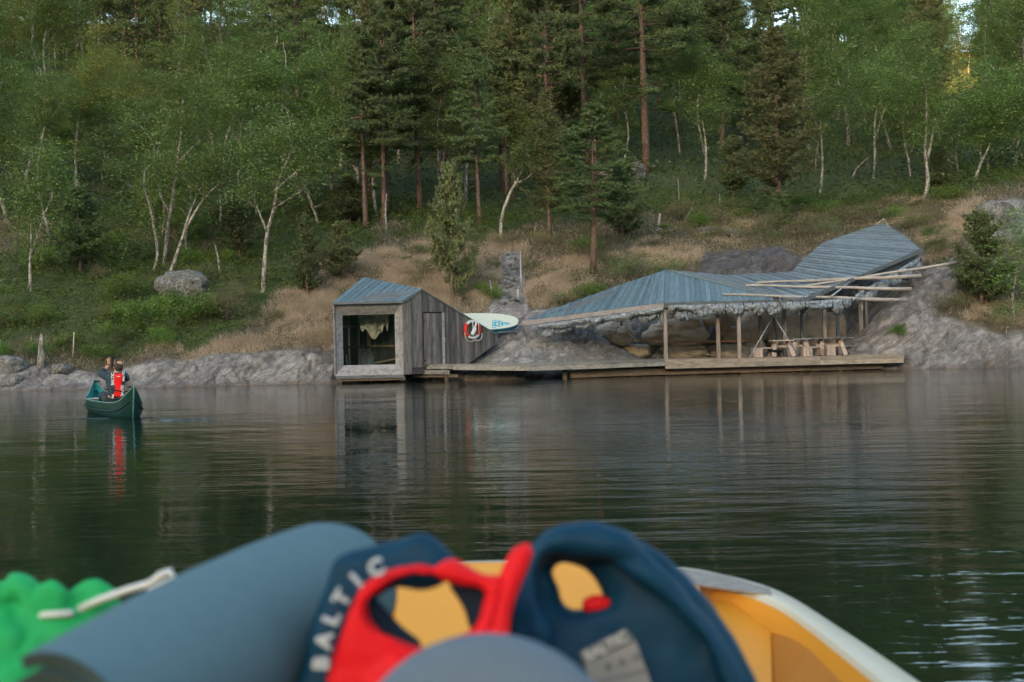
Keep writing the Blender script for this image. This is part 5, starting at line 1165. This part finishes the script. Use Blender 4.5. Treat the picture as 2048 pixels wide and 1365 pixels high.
jk = [(hip+up*.02, (.215, .145)), (PP(231, 778, .0), (.22, .14)), (PP(232, 762, .01), (.235, .14)), (PP(233, 753, .03), (.15, .11)), (PP(235, 747.5, .04), (.075, .075)),
      (PP(218, 754, .03), .1), (PP(203, 748, .18), .085), (PP(215.5, 739, .31), .055), (PP(247, 754, .03), .1), (PP(256, 755, .2), .085), (PP(244, 744, .34), .055)]
skin('jacket', jk, [(0, 1), (1, 2), (2, 3), (3, 4), (2, 5), (5, 6), (6, 7), (2, 8), (8, 9), (9, 10)], 'jacket', prs)
tr_ = [(hip-up*.02, (.19, .15)), (hip-rt*.13+fwd*.12-up*.02, .105), (hip-rt*.16+fwd*.55+up*.1, .09), (hip-rt*.17+fwd*.88-up*.12, .065), (hip+rt*.13+fwd*.12-up*.02, .105), (hip+rt*.16+fwd*.55+up*.1, .09), (hip+rt*.17+fwd*.88-up*.12, .065)]
skin('trousers', tr_, [(0, 1), (1, 2), (2, 3), (0, 4), (4, 5), (5, 6)], 'trousers', prs)
# hair cap, ears
hd = PP(238, 733, .05)
def ell(c, d, seg=16, f=None):
    mb = MB(); vs2 = []; nseg, nr = seg, seg//2+1
    for j in range(nr):
        ph = math.pi*j/(nr-1)
        for k in range(nseg):
            t = 2*math.pi*k/nseg; vs2.append(Vector(c)+Vector((d[0]*math.sin(ph)*math.cos(t), d[1]*math.sin(ph)*math.sin(t), d[2]*math.cos(ph))))
    fs2 = [(j*nseg+k, (j+1)*nseg+k, (j+1)*nseg+(k+1) % nseg, j*nseg+(k+1) % nseg) for j in range(nr-1) for k in range(nseg)]
    return mb.add(vs2, fs2)
ell(hd-fwd*.012-up*.012, (.086, .1, .1)).obj('hair', MAT['hair'], prs, True)
ell(hd+up*.05-fwd*.02+rt*.015, (.058, .07, .056)).obj('bald_crown', MAT['skinm'], prs, True)
for s_ in (-1, 1): ell(hd+rt*s_*.088-up*.02+fwd*.02, (.012, .02, .03), 10).obj('ear', MAT['skinm'], prs, True)
# left hand near the face: palm + fingers
pm = PP(222, 729, .33)
hand = [(pm-up*.02, (.034, .02)), (pm+up*.05, (.036, .018))]; edh = [(0, 1)]
for k in range(4):
    o_ = rt*(-.03+k*.02); hl = (.05, .06, .055, .045)[k]; i = len(hand); hand += [(pm+up*.085+o_, .0095), (pm+up*(.085+hl*.5)+o_+fwd*.01+rt*.01, .009), (pm+up*(.085+hl*.7)+o_+rt*.03+fwd*.02, .008)]; edh += [(1, i), (i, i+1), (i+1, i+2)]
i = len(hand); hand += [(pm+up*.03+rt*.035, .011), (pm+up*.06+rt*.06, .009)]; edh += [(0, i), (i, i+1)]
skin('hand', hand, edh, 'skinm', prs, 1)
pm2 = PP(233, 731, .38); skin('hand', [(pm2-up*.02, (.034, .02)), (pm2+up*.05, (.036, .018)), (pm2+up*.08-rt*.02, .009), (pm2+up*.11-rt*.03, .008), (pm2+up*.085, .009), (pm2+up*.12-rt*.01, .008), (pm2+up*.08+rt*.02, .009), (pm2+up*.11+rt*.01, .008), (pm2+up*.03-rt*.035, .01), (pm2+up*.05-rt*.05, .008)], [(0, 1), (1, 2), (2, 3), (1, 4), (4, 5), (1, 6), (6, 7), (0, 8), (8, 9)], 'skinm', prs, 1)
# vest
vs0 = PP(233, 770, -.155)
vest = empty('life_vest', vs0, 'red and navy life vest with white edge lettering worn by the person in the canoe', 'life vest')
def vpanel(name, pts, f_, th, mat): 
    q = [PP(x, y, f_ if y > 750 else f_+.03) for x, y in pts]; return MB().slab(*q, th)
def bulge(x0t, x1t, yt, x0b, x1b, yb_, f_, th, name, mat):
    mb = MB(); nx, ny = 8, 14
    for j in range(ny+1):
        v_ = j/ny
        for i in range(nx+1):
            u = i/nx; x = lerp(lerp(x0t, x1t, u), lerp(x0b, x1b, u), v_); y = lerp(yt, yb_, v_); bg_ = .03*(1-(2*u-1)**4)*(1-(2*v_-1)**6)+.008*math.sin(v_*9)
            mb.v.append(tuple(PP(x, y, f_-bg_)))
    for j in range(ny+1):
        for i in range(nx+1): 
            u = i/nx; v_ = j/ny; mb.v.append(tuple(PP(lerp(lerp(x0t, x1t, u), lerp(x0b, x1b, u), v_), lerp(yt, yb_, v_), f_+.03)))
    W_ = nx+1; o_ = (nx+1)*(ny+1)
    for j in range(ny):
        for i in range(nx): mb.f.append((j*W_+i, (j+1)*W_+i, (j+1)*W_+i+1, j*W_+i+1)); mb.f.append((o_+j*W_+i, o_+j*W_+i+1, o_+(j+1)*W_+i+1, o_+(j+1)*W_+i))
    for j in range(ny):
        for i in (0, nx): mb.f.append((j*W_+i, j*W_+i+o_, (j+1)*W_+i+o_, (j+1)*W_+i))
    for i in range(nx):
        for j in (0, ny): mb.f.append((j*W_+i, j*W_+i+1, j*W_+i+1+o_, j*W_+i+o_))
    return mb.obj(name, MAT[mat], vest, True)
bulge(219.5, 246.5, 746.5, 221, 243.5, 794.5, -.15, .03, 'navy_backing', 'vestnavy')
bulge(224.5, 242.7, 747.5, 224.8, 239.6, 793, -.185, .03, 'red_panel', 'vestred')
MB().tube([PP(209, 779, -.12), PP(219, 779, -.19), PP(232, 781, -.245), PP(243, 784, -.19), PP(253, 783, -.1)], .02, 8, True, .5).obj('belt', MAT['strap'], vest, True)
text_mesh('lettering', 'BALTIC', .075, PP(222.6, 758, -.20), (0.02, 0, 1), (-1, 0, 0), 'white', vest, .002, bold=.004)
text_mesh('lettering', 'BALTIC', .05, PP(223, 788, -.20), (0.02, 0, 1), (-1, 0, 0), 'white', vest, .002, bold=.004)
text_mesh('lettering', 'BALTIC', .06, PP(244.2, 752.5, -.18), (0.02, 0, 1), (-1, 0, 0), 'white', vest, .002, bold=.004)
text_mesh('lettering', 'BALTIC', .065, PP(241.6, 781, -.20), (0.02, 0, 1), (-1, 0, 0), 'white', vest, .002, bold=.004)
MB().box(PP(233.5, 753, -.235), (.06, .01, .016)).obj('white_tag', MAT['white'], vest)
ph = empty('phone', PP(229.5, 725, .30), 'dark slim phone with a small cap on top held up in front of the face', 'phone')
MB().beam(PP(230, 738, .34), PP(229.5, 714, .34), .03, .12, (0, 1, 0)).obj('phone_body', MAT['iron'], ph)
MB().tube([PP(225, 712.5, .34), PP(229, 714, .34), PP(235, 716, .34)], .012, 6).obj('top_cap', MAT['iron'], ph, True)

# low wake ridges left by the canoe, part of the water surface
def wake(pts, w_, h_):
    mb = MB(); P_ = smoothpts(pts, 10); n = len(P_); m_ = 9
    for i, p in enumerate(P_):
        e = math.sin(math.pi*i/(n-1))**.6; 
        for k in range(m_):
            u = k/(m_-1)*2-1; mb.v.append((p.x, p.y+u*w_, -.004+(h_*e+.004)*math.cos(u*math.pi/2)**2*(1+.25*math.sin(i*1.3))))
    for i in range(n-1):
        for k in range(m_-1): mb.f.append((i*m_+k, (i+1)*m_+k, (i+1)*m_+k+1, i*m_+k+1))
    setp(mb.obj('wake_ripple', MAT['water'], None, True), kind='structure')
wake([pz(143, 840, 0), pz(185, 837.5, 0), pz(240, 836, 0)], .035, .008)
wake([pz(284, 834.5, 0), pz(320, 836.5, 0), pz(345, 838, 0)], .03, .007)
wake([pz(300, 840.5, 0), pz(345, 841, 0), pz(395, 838.5, 0), pz(436, 836, 0)], .04, .009)
# ================================================================= THE VIEWER'S BOAT AND ITS LOAD
MAT['cream_hull'] = plain('cream_gelcoat', (.5, .45, .33), .35, .05, 4, .02); MAT['yellow'] = plain('yellow_gelcoat', (.6, .265, .028), .5, .05, 4, .02); MAT['greydeck'] = plain('sandy_grey_deck', (.23, .21, .18), .7, .2, 40)
MAT['orange'] = plain('orange_yellow_gelcoat', (.36, .13, .004), .45, .05, 4, .02)
GZ = .60
rimp = [(1900, 1400), (1850, 1367), (1700, 1266), (1560, 1181), (1440, 1146), (1340, 1131), (1120, 1119), (900, 1122), (720, 1132), (560, 1165), (400, 1235), (250, 1340), (200, 1390)]
rimo = [pz(x, y, GZ) for x, y in rimp]
cx0 = (rimo[0].x+rimo[-1].x)/2
rimo = [V3(cx0+.86, -.6, GZ), V3(cx0+.9, .6, GZ)]+rimo+[V3(cx0-.9, .6, GZ), V3(cx0-.86, -.6, GZ)]
ro = smoothpts(rimo, 5); cen = V3(cx0, 1.0, GZ)
def inset(p, d, dz): 
    v_ = Vector((p.x-cx0, max(p.y-.9, 0)*1.0, 0)); 
    if p.y < .9: v_ = Vector((p.x-cx0, 0, 0))
    l = v_.length; return Vector((p.x, p.y, 0))-v_/l*d+up*(GZ+dz)
bt = empty('rowing_boat', V3(cx0, 1.0, 0), 'yellow boat with a cream rim carrying the luggage in the foreground', 'boat')
def strip(name, prof, mat):
    mb = MB(); m_ = len(prof)
    for p in ro:
        for d, dz in prof: mb.v.append(tuple(inset(p, d, dz)))
    for i in range(len(ro)-1):
        for k in range(m_-1): mb.f.append((i*m_+k, i*m_+k+1, (i+1)*m_+k+1, (i+1)*m_+k))
    return mb.obj(name, MAT[mat], bt, True)
strip('hull', [(.005, -.035), (-.005, -.08), (.03, -.2), (.12, -.45), (.3, -.7), (.6, -.78)], 'cream_hull')
strip('rim', [(.03, -.06), (0, -.035), (.0, -.01), (.012, 0), (.115, .004), (.133, 0), (.14, -.03)], 'cream_hull')
strip('inner_wall', [(.138, -.012), (.145, -.03), (.19, -.25), (.22, -.45)], 'yellow')
strip('boat_floor', [(.215, -.44), (.5, -.47), (.86, -.48)], 'yellow')
mb = MB()   # grey anti-slip patch on the foredeck rim
sel = [pz(x, y, GZ+.006) for x, y in ((1340, 1134), (1450, 1150), (1540, 1178), (1545, 1190), (1400, 1170), (1345, 1160))]
mb.v = [tuple(p) for p in sel]+[tuple(p-up*.004) for p in sel]; n = len(sel); mb.f = [tuple(range(n))[::-1], tuple(range(n, 2*n))]+[(i, (i+1) % n, n+(i+1) % n, n+i) for i in range(n)]; mb.obj('grip_patch', MAT['greydeck'], bt)
# side locker: light yellow front face and darker orange side, seen under the rim
a = [px(1410, 1200, 2.9), px(1540, 1212, 2.85), px(1545, 1400, 2.4), px(1420, 1400, 2.4)]
MB().slab(*[Vector(p) for p in a[::-1]], .02).obj('locker_front', MAT['yellow'], bt)
b = [px(1540, 1212, 2.85), px(1640, 1262, 2.5), px(1780, 1375, 2.1), px(1790, 1420, 2.05), px(1545, 1420, 2.38)]
mb = MB(); mb.v = [tuple(p) for p in b]+[tuple(p+Vector((.02, .02, 0))) for p in b]; n = 5; mb.f = [tuple(range(n)), tuple(range(2*n-1, n-1, -1))]+[(i, (i+1) % n, n+(i+1) % n, n+i) for i in range(n)]; mb.obj('locker_side', MAT['orange'], bt)
# light yellow bow compartment face behind the vests
c_ = [px(800, 1128, 2.9), px(1300, 1128, 2.9), px(1400, 1175, 2.8), px(1430, 1400, 2.3), px(780, 1400, 2.3)]
mb = MB(); mb.v = [tuple(p) for p in c_]+[tuple(p+Vector((0, .02, 0))) for p in c_]; mb.f = [tuple(range(n-1, -1, -1)), tuple(range(n, 2*n))]+[(i, (i+1) % n, n+(i+1) % n, n+i) for i in range(n)]; mb.obj('bow_cover', MAT['yellow'], bt)
# ---- foam roll
MAT['foam'] = plain('blue_grey_foam', (.075, .135, .155), .75, .04, 60, .05); MAT['foam2'] = plain('grey_foam', (.10, .135, .165), .75, .04, 60, .05)
fa, fb = px(122, 1506, 1.04), px(684, 1176, 1.53); r0_ = .0935
fo = empty('foam_mat', fa, 'blue-grey rolled foam mat lying across the left foreground', 'foam mat')
ax3 = (fb-fa).normalized(); e1_ = ax3.cross(up).normalized(); e2_ = e1_.cross(ax3)
pts = []; nsp = 200; turns = 3.2
mb = MB(); W0 = (fb-fa).length; stations = [0, .006, .1, .3, .5, .7, .85, .94, .98, 1.0]; 
for si, st_ in enumerate(stations):
    bul = 1+.10*math.sin(math.pi*min(1, st_*1.0))*1.0+.03*st_; 
    if st_ > .9: bul *= (1-.10*((st_-.9)/.1)**2.2)
    for k in range(nsp+1):
        u = k/nsp; th = -u*turns*2*math.pi+2.0; r = (r0_*(1-.62*u))*bul
        mb.v.append(tuple(lerp(fa, fb, st_)+(e1_*math.cos(th)+e2_*math.sin(th))*r))
    for k in range(nsp+1):
        u = k/nsp; th = -u*turns*2*math.pi+2.0; r = (r0_*(1-.62*u))*bul-.0125
        mb.v.append(tuple(lerp(fa, fb, st_)+(e1_*math.cos(th)+e2_*math.sin(th))*r))
RN = 2*(nsp+1)
for i in range(len(stations)-1):
    for lay in (0, 1):
        for k in range(nsp):
            a = i*RN+lay*(nsp+1)+k; mb.f.append((a, a+1, a+1+RN, a+RN))
for i in (0, len(stations)-1):
    for k in range(nsp): a = i*RN+k; mb.f.append((a, a+1, a+1+nsp+1, a+nsp+1))
for i in range(len(stations)-1):
    a = i*RN; mb.f.append((a, a+RN, a+RN+nsp+1, a+nsp+1))
mb.obj('rolled_sheet', MAT['foam'], fo, True)
MB().tube([lerp(fa, fb, .05), lerp(fa, fb, .96)], .03, 20).obj('inner_core', MAT['foam2'], fo, True)
# rounded far end cap of foam
# ---- second grey roll, seen end-on and rounded
c2 = px(972, 1567, .98); r2 = 295*.98/F
g2 = empty('grey_foam_roll', c2, 'grey rounded foam roll in the middle of the lower edge, in front of the vests', 'foam mat')
prof = [(0, .92), (.4, .985), (.75, 1.0), (.9, .985), (.97, .93), (1.0, .82), (1.0, 0.0)]
mb = MB(); n = 48; dirv = Vector((.0, -1, .42)).normalized(); ea = Vector((1, 0, 0)); eb = dirv.cross(ea).normalized()
stt = [(-.4, .97), (-.1, 1.), (0, 1.), (.012, .985), (.022, .95), (.03, .88), (.036, .7), (.04, .4), (.041, .01)]
mb = MB(); mb.v = [tuple(c2+dirv*s_+(ea*math.cos(2*math.pi*k/n)*1.0+eb*math.sin(2*math.pi*k/n))*r2*f_) for s_, f_ in stt for k in range(n)]
mb.f = [(i*n+k, i*n+(k+1) % n, (i+1)*n+(k+1) % n, (i+1)*n+k) for i in range(len(stt)-1) for k in range(n)]
mb.obj('roll_body', MAT['foam2'], g2, True)
# ---- puffy shapes for the vests: outlines (with holes) filled, thickened with round edges
def puffy(name, outer, holes, Y, th, mat, parent, tilt=.25, wr=.012, seed=0, bevel=None, sub=2):
    o0 = px(sum(p[0] for p in outer)/len(outer), sum(p[1] for p in outer)/len(outer), Y); k = Y/F
    cu = bpy.data.curves.new('c', 'CURVE'); cu.dimensions = '2D'; cu.fill_mode = 'BOTH'; cu.extrude = th*.25; cu.bevel_depth = bevel or th*.5; cu.bevel_resolution = 4; cu.resolution_u = 4
    cxp, cyp = proj(np.array(o0))
    for loop in [outer]+holes:
        sp_ = cu.splines.new('BEZIER'); sp_.bezier_points.add(len(loop)-1); sp_.use_cyclic_u = True
        for q, (x, y) in zip(sp_.bezier_points, loop):
            q.co = ((x-cxp)*k, -(y-cyp)*k, 0); q.handle_left_type = q.handle_right_type = 'AUTO'
    cu.offset = -(bevel or th*.5)*.8
    ob = bpy.data.objects.new('c', cu); sc.collection.objects.link(ob); dg = bpy.context.evaluated_depsgraph_get(); me = bpy.data.meshes.new_from_object(ob.evaluated_get(dg)); bpy.data.objects.remove(ob)
    # plane basis: x = camera right, y = up (tilted away)
    ux = Vector((1, 0, -ROLL)); uy = Vector((0, math.sin(tilt), math.cos(tilt))); uz = ux.cross(uy).normalized()
    org = ORG.get(parent.name, Vector((0, 0, 0))); M_ = Matrix((ux, uy*1.03, uz)).transposed().to_4x4(); M_.translation = o0-org
    me.transform(M_); me.materials.clear(); me.name = name; o = link_mesh(name, me, MAT[mat], parent)
    rm = o.modifiers.new('rm', 'REMESH'); rm.mode = 'VOXEL'; rm.voxel_size = .006; rm.use_smooth_shade = True
    dg = bpy.context.evaluated_depsgraph_get(); m2 = bpy.data.meshes.new_from_object(o.evaluated_get(dg)); o.modifiers.clear(); o.data = m2; m2.name = name
    nv = len(m2.vertices); co = np.zeros(nv*3, np.float32); m2.vertices.foreach_get('co', co); co = co.reshape(-1, 3); no = np.zeros(nv*3, np.float32); m2.vertices.foreach_get('normal', no); no = no.reshape(-1, 3)
    d = (fbm(co[:, 0]*11+seed, co[:, 1]*11+seed, co[:, 2]*11, 3)-.5)*2*wr-np.clip(1-np.abs(fbm(co[:, 0]*6+seed+9, co[:, 1]*6, co[:, 2]*6+4, 2)-.5)*14, 0, 1)*wr*.8
    co = co+no*d[:, None]; m2.vertices.foreach_set('co', co.ravel().astype(np.float32)); m2.update(); m2.polygons.foreach_set('use_smooth', [True]*len(m2.polygons))
    if not m2.materials: m2.materials.append(MAT[mat])
    return o
MAT['v_navy'] = plain('navy_vest_fabric', (.002, .032, .065), .6, .12, 30, .15); MAT['v_red'] = plain('red_vest_fabric', (.62, .008, .012), .6, .06, 30, .15); MAT['v_in'] = plain('dark_navy_lining', (.006, .015, .028), .7); MAT['label'] = plain('grey_label', (.22, .23, .225), .7, .05); MAT['labeld'] = plain('dark_grey_label', (.12, .135, .13), .7, .05)
MAT['letter'] = plain('white_letter_print', (.42, .44, .44), .6, .03)
v1 = empty('flotation_vest', px(780, 1250, 1.5), 'navy and red flotation vest with white lettering, left of the two in the foreground', 'life vest')
puffy('navy_edge', [(600, 1420), (612, 1360), (640, 1235), (662, 1160), (678, 1128), (745, 1106), (800, 1090), (850, 1078), (885, 1105), (905, 1135), (860, 1170), (770, 1175), (715, 1240), (690, 1320), (700, 1420)], [], 1.26, .03, 'v_navy', v1, .2, seed=1)
puffy('red_panel', [(655, 1430), (657, 1330), (675, 1250), (715, 1185), (775, 1147), (840, 1133), (905, 1133), (975, 1155), (1003, 1160), (1000, 1210), (985, 1262), (960, 1330), (900, 1430)],
      [[(745, 1218), (758, 1190), (790, 1170), (850, 1164), (885, 1158), (935, 1172), (975, 1178), (970, 1215), (950, 1255), (900, 1288), (836, 1300), (790, 1265), (752, 1238)]], 1.215, .03, 'v_red', v1, .2, .02, seed=2)
puffy('lining', [(742, 1196), (752, 1205), (800, 1255), (838, 1298), (790, 1300), (740, 1250)], [], 1.265, .025, 'v_in', v1, .2, .004, 3)
puffy('shoulder_strap', [(1000, 1170), (1012, 1135), (1040, 1100), (1062, 1098), (1055, 1130), (1035, 1170), (1015, 1230), (1000, 1290), (960, 1290), (985, 1225)], [], 1.22, .025, 'v_red', v1, .2, .004, 4)
puffy('black_webbing', [(905, 1150), (940, 1158), (985, 1170), (975, 1240), (952, 1262), (930, 1215)], [], 1.25, .02, 'v_in', v1, .2, .003, 5)
def word_on(txt, pts, Y, size, parent, mat='letter', rot0=0):
    # letters standing along a path (px), each its own glyph joined in one print
    sp_ = smoothpts([Vector((x, y, 0)) for x, y in pts], 8); tot = sum((sp_[i+1]-sp_[i]).length for i in range(len(sp_)-1)); 
    obs = []
    for k, ch in enumerate(txt):
        t = tot*(k+.5)/len(txt); i = 0
        while i < len(sp_)-2 and t > (sp_[i+1]-sp_[i]).length: t -= (sp_[i+1]-sp_[i]).length; i += 1
        d = (sp_[i+1]-sp_[i]); q = sp_[i]+d.normalized()*t; d.normalize()
        ux = Vector((d.x, 0, -d.y)); uy = Vector((d.y, 0, d.x)); 
        obs.append(text_mesh('edge_lettering', ch, size, px(q.x, q.y, Y), ux, uy, mat, parent, .003, bold=.0008))
    import bmesh
    bm = bmesh.new()
    for o in obs: bm.from_mesh(o.data)
    me = bpy.data.meshes.new('edge_lettering'); bm.to_mesh(me); bm.free()
    for o in obs: bpy.data.objects.remove(o)
    return link_mesh('edge_lettering', me, MAT[mat], parent)
word_on('BALTIC', [(642, 1350), (650, 1280), (672, 1220), (705, 1170), (745, 1140), (775, 1132)], 1.20, .0235, v1)
v2 = empty('flotation_vest', px(1200, 1250, 1.4), 'navy flotation vest with a grey label, right of the two in the foreground', 'life vest')
puffy('navy_collar', [(985, 1430), (1003, 1330), (1020, 1200), (1032, 1140), (1060, 1098), (1105, 1070), (1165, 1062), (1225, 1070), (1285, 1098), (1345, 1142), (1400, 1215), (1450, 1290), (1495, 1370), (1520, 1430)],
      [[(1100, 1140), (1112, 1128), (1150, 1130), (1180, 1146), (1200, 1172), (1216, 1195), (1195, 1212), (1120, 1216), (1112, 1180)]], 1.42, .05, 'v_navy', v2, .3, .016, 11, sub=2)
puffy('collar_ridge', [(1045, 1160), (1062, 1110), (1105, 1078), (1165, 1066), (1225, 1074), (1285, 1102), (1345, 1148), (1400, 1222), (1450, 1300), (1490, 1380), (1460, 1385), (1400, 1290), (1340, 1210), (1290, 1165), (1225, 1128), (1165, 1108), (1110, 1108), (1085, 1130), (1078, 1190), (1090, 1280), (1060, 1300), (1048, 1230)], [], 1.365, .038, 'v_navy', v2, .25, .012, 13)
puffy('dark_webbing', [(1002, 1290), (1008, 1195), (1030, 1195), (1034, 1290)], [], 1.37, .015, 'v_in', v2, .2, .002, 14)
puffy('red_lining', [(1165, 1214), (1212, 1196), (1218, 1210), (1190, 1222)], [], 1.40, .015, 'v_red', v2, .2, .002, 15)
word_on('IC', [(1012, 1195), (1020, 1165), (1040, 1122)], 1.36, .027, v2)
lp = lambda x, y, Y=1.335: px(x, y, Y)
lb_ = MB().slab(lp(1158, 1306), lp(1165, 1325), lp(1270, 1280), lp(1252, 1258), .003); lb_.v = [v for v in lb_.v]; lb_.obj('label_header', MAT['labeld'], v2)
MB().slab(lp(1168, 1328), lp(1215, 1450), lp(1325, 1430), lp(1272, 1283), .003).obj('label_panel', MAT['label'], v2)
dx_ = (lp(1252, 1258)-lp(1158, 1306)).normalized(); dy_ = Vector((-dx_.z, 0, dx_.x))
text_mesh('label_text', 'BALTIC', .0165, lp(1212, 1294, 1.326), dx_, dy_, 'letter', v2, .0006, bold=.0004)
# pictograms: small figures on the label, dividing rule below
for (x, y) in ((1218, 1337), (1246, 1328), (1275, 1317)):
    MB().tube([lp(x-2, y-9, 1.328), lp(x-1, y-5, 1.328)], .0028, 8).obj('pictogram', MAT['labeld'], v2)
    MB().slab(lp(x-6, y+4, 1.329), lp(x+5, y+1, 1.329), lp(x+1, y-5, 1.329), lp(x-3, y-4, 1.329), .001).obj('pictogram', MAT['labeld'], v2)
MB().beam(lp(1190, 1365, 1.329), lp(1296, 1338, 1.329), .001, .0015, (0, 1, 0)).obj('label_rule', MAT['labeld'], v2)
# ---- green bag
MAT['greenbag'] = plain('bright_green_cloth', (.016, .3, .085), .65, .1, 8, .1)
blobs = [((30, 1240), 55, 1.62), ((195, 1250), 50, 1.58), ((140, 1290), 90, 1.5), ((30, 1320), 100, 1.48), ((215, 1290), 60, 1.52), ((-60, 1340), 120, 1.5), ((30, 1400), 110, 1.45)]
mb = MB()
for (x, y), r, Y in blobs:
    c = px(x, y, Y); rr2 = r*Y/F; e_ = ell(c, (rr2, rr2*.9, rr2), 20); mb.add(e_.v, e_.f)
folds = [([(-30, 1330), (-20, 1230), (15, 1180), (50, 1185), (75, 1240), (80, 1300)], 30), ([(-60, 1260), (-10, 1195), (35, 1178), (62, 1215), (70, 1290)], 24), ([(92, 1290), (88, 1220), (93, 1180), (120, 1192), (112, 1250)], 17),
    ([(120, 1300), (140, 1220), (172, 1180), (205, 1178), (235, 1200), (255, 1235)], 20), ([(150, 1310), (165, 1240), (195, 1205), (235, 1225), (250, 1270)], 18), ([(-60, 1290), (40, 1275), (120, 1270), (210, 1255), (280, 1225)], 22),
    ([(-60, 1350), (60, 1320), (150, 1300), (230, 1262)], 34), ([(20, 1400), (90, 1340), (170, 1300)], 40)]
for k_, (pts_, r_) in enumerate(folds):
    Yk = 1.5-.012*(k_ % 3); t_ = MB().tube(smoothpts([px(x, y, Yk) for x, y in pts_], 5), r_*Yk/F, 12); mb.add(t_.v, t_.f)
gb = mb.obj('green_bag', MAT['greenbag'], None, True); rm = gb.modifiers.new('r', 'REMESH'); rm.mode = 'VOXEL'; rm.voxel_size = .006
sm_ = gb.modifiers.new('s', 'SMOOTH'); sm_.iterations = 3
dg = bpy.context.evaluated_depsgraph_get(); m2 = bpy.data.meshes.new_from_object(gb.evaluated_get(dg)); gb.modifiers.clear(); gb.data = m2
nv = len(m2.vertices); co = np.zeros(nv*3, np.float32); m2.vertices.foreach_get('co', co); co = co.reshape(-1, 3); no = np.zeros(nv*3, np.float32); m2.vertices.foreach_get('normal', no); no = no.reshape(-1, 3)
d = -np.clip(1-np.abs(fbm(co[:, 0]*7+3, co[:, 1]*4, co[:, 2]*5+4, 2)-.5)*9, 0, 1)*.022-np.clip(1-np.abs(fbm(co[:, 0]*16+3, co[:, 1]*9, co[:, 2]*7+14, 2)-.5)*8, 0, 1)*.009+(fbm(co[:, 0]*9, co[:, 1]*9, co[:, 2]*9, 2)-.5)*.012
co = co+no*d[:, None]; m2.vertices.foreach_set('co', co.ravel().astype(np.float32)); m2.update(); m2.polygons.foreach_set('use_smooth', [True]*len(m2.polygons))
if not m2.materials: m2.materials.append(MAT['greenbag'])
bgE = empty('dry_bag', px(100, 1300, 1.5), 'bright green crumpled cloth bag with white cord at the lower left', 'bag')
gb.name = 'bag_body'; gb.parent = bgE; gb.location = -bgE.location
MB().tube([px(48, 1238, 1.5), px(90, 1230, 1.46), px(146, 1227, 1.46)], .0045, 8).obj('cord', MAT['white'], bgE, True)
MB().tube([px(160, 1218, 1.46), px(200, 1200, 1.45), px(250, 1182, 1.45), px(300, 1167, 1.45), px(322, 1150, 1.45), px(340, 1143, 1.45), px(348, 1156, 1.45), px(330, 1166, 1.45), px(296, 1182, 1.45)], .0048, 8).obj('cord', MAT['white'], bgE, True)
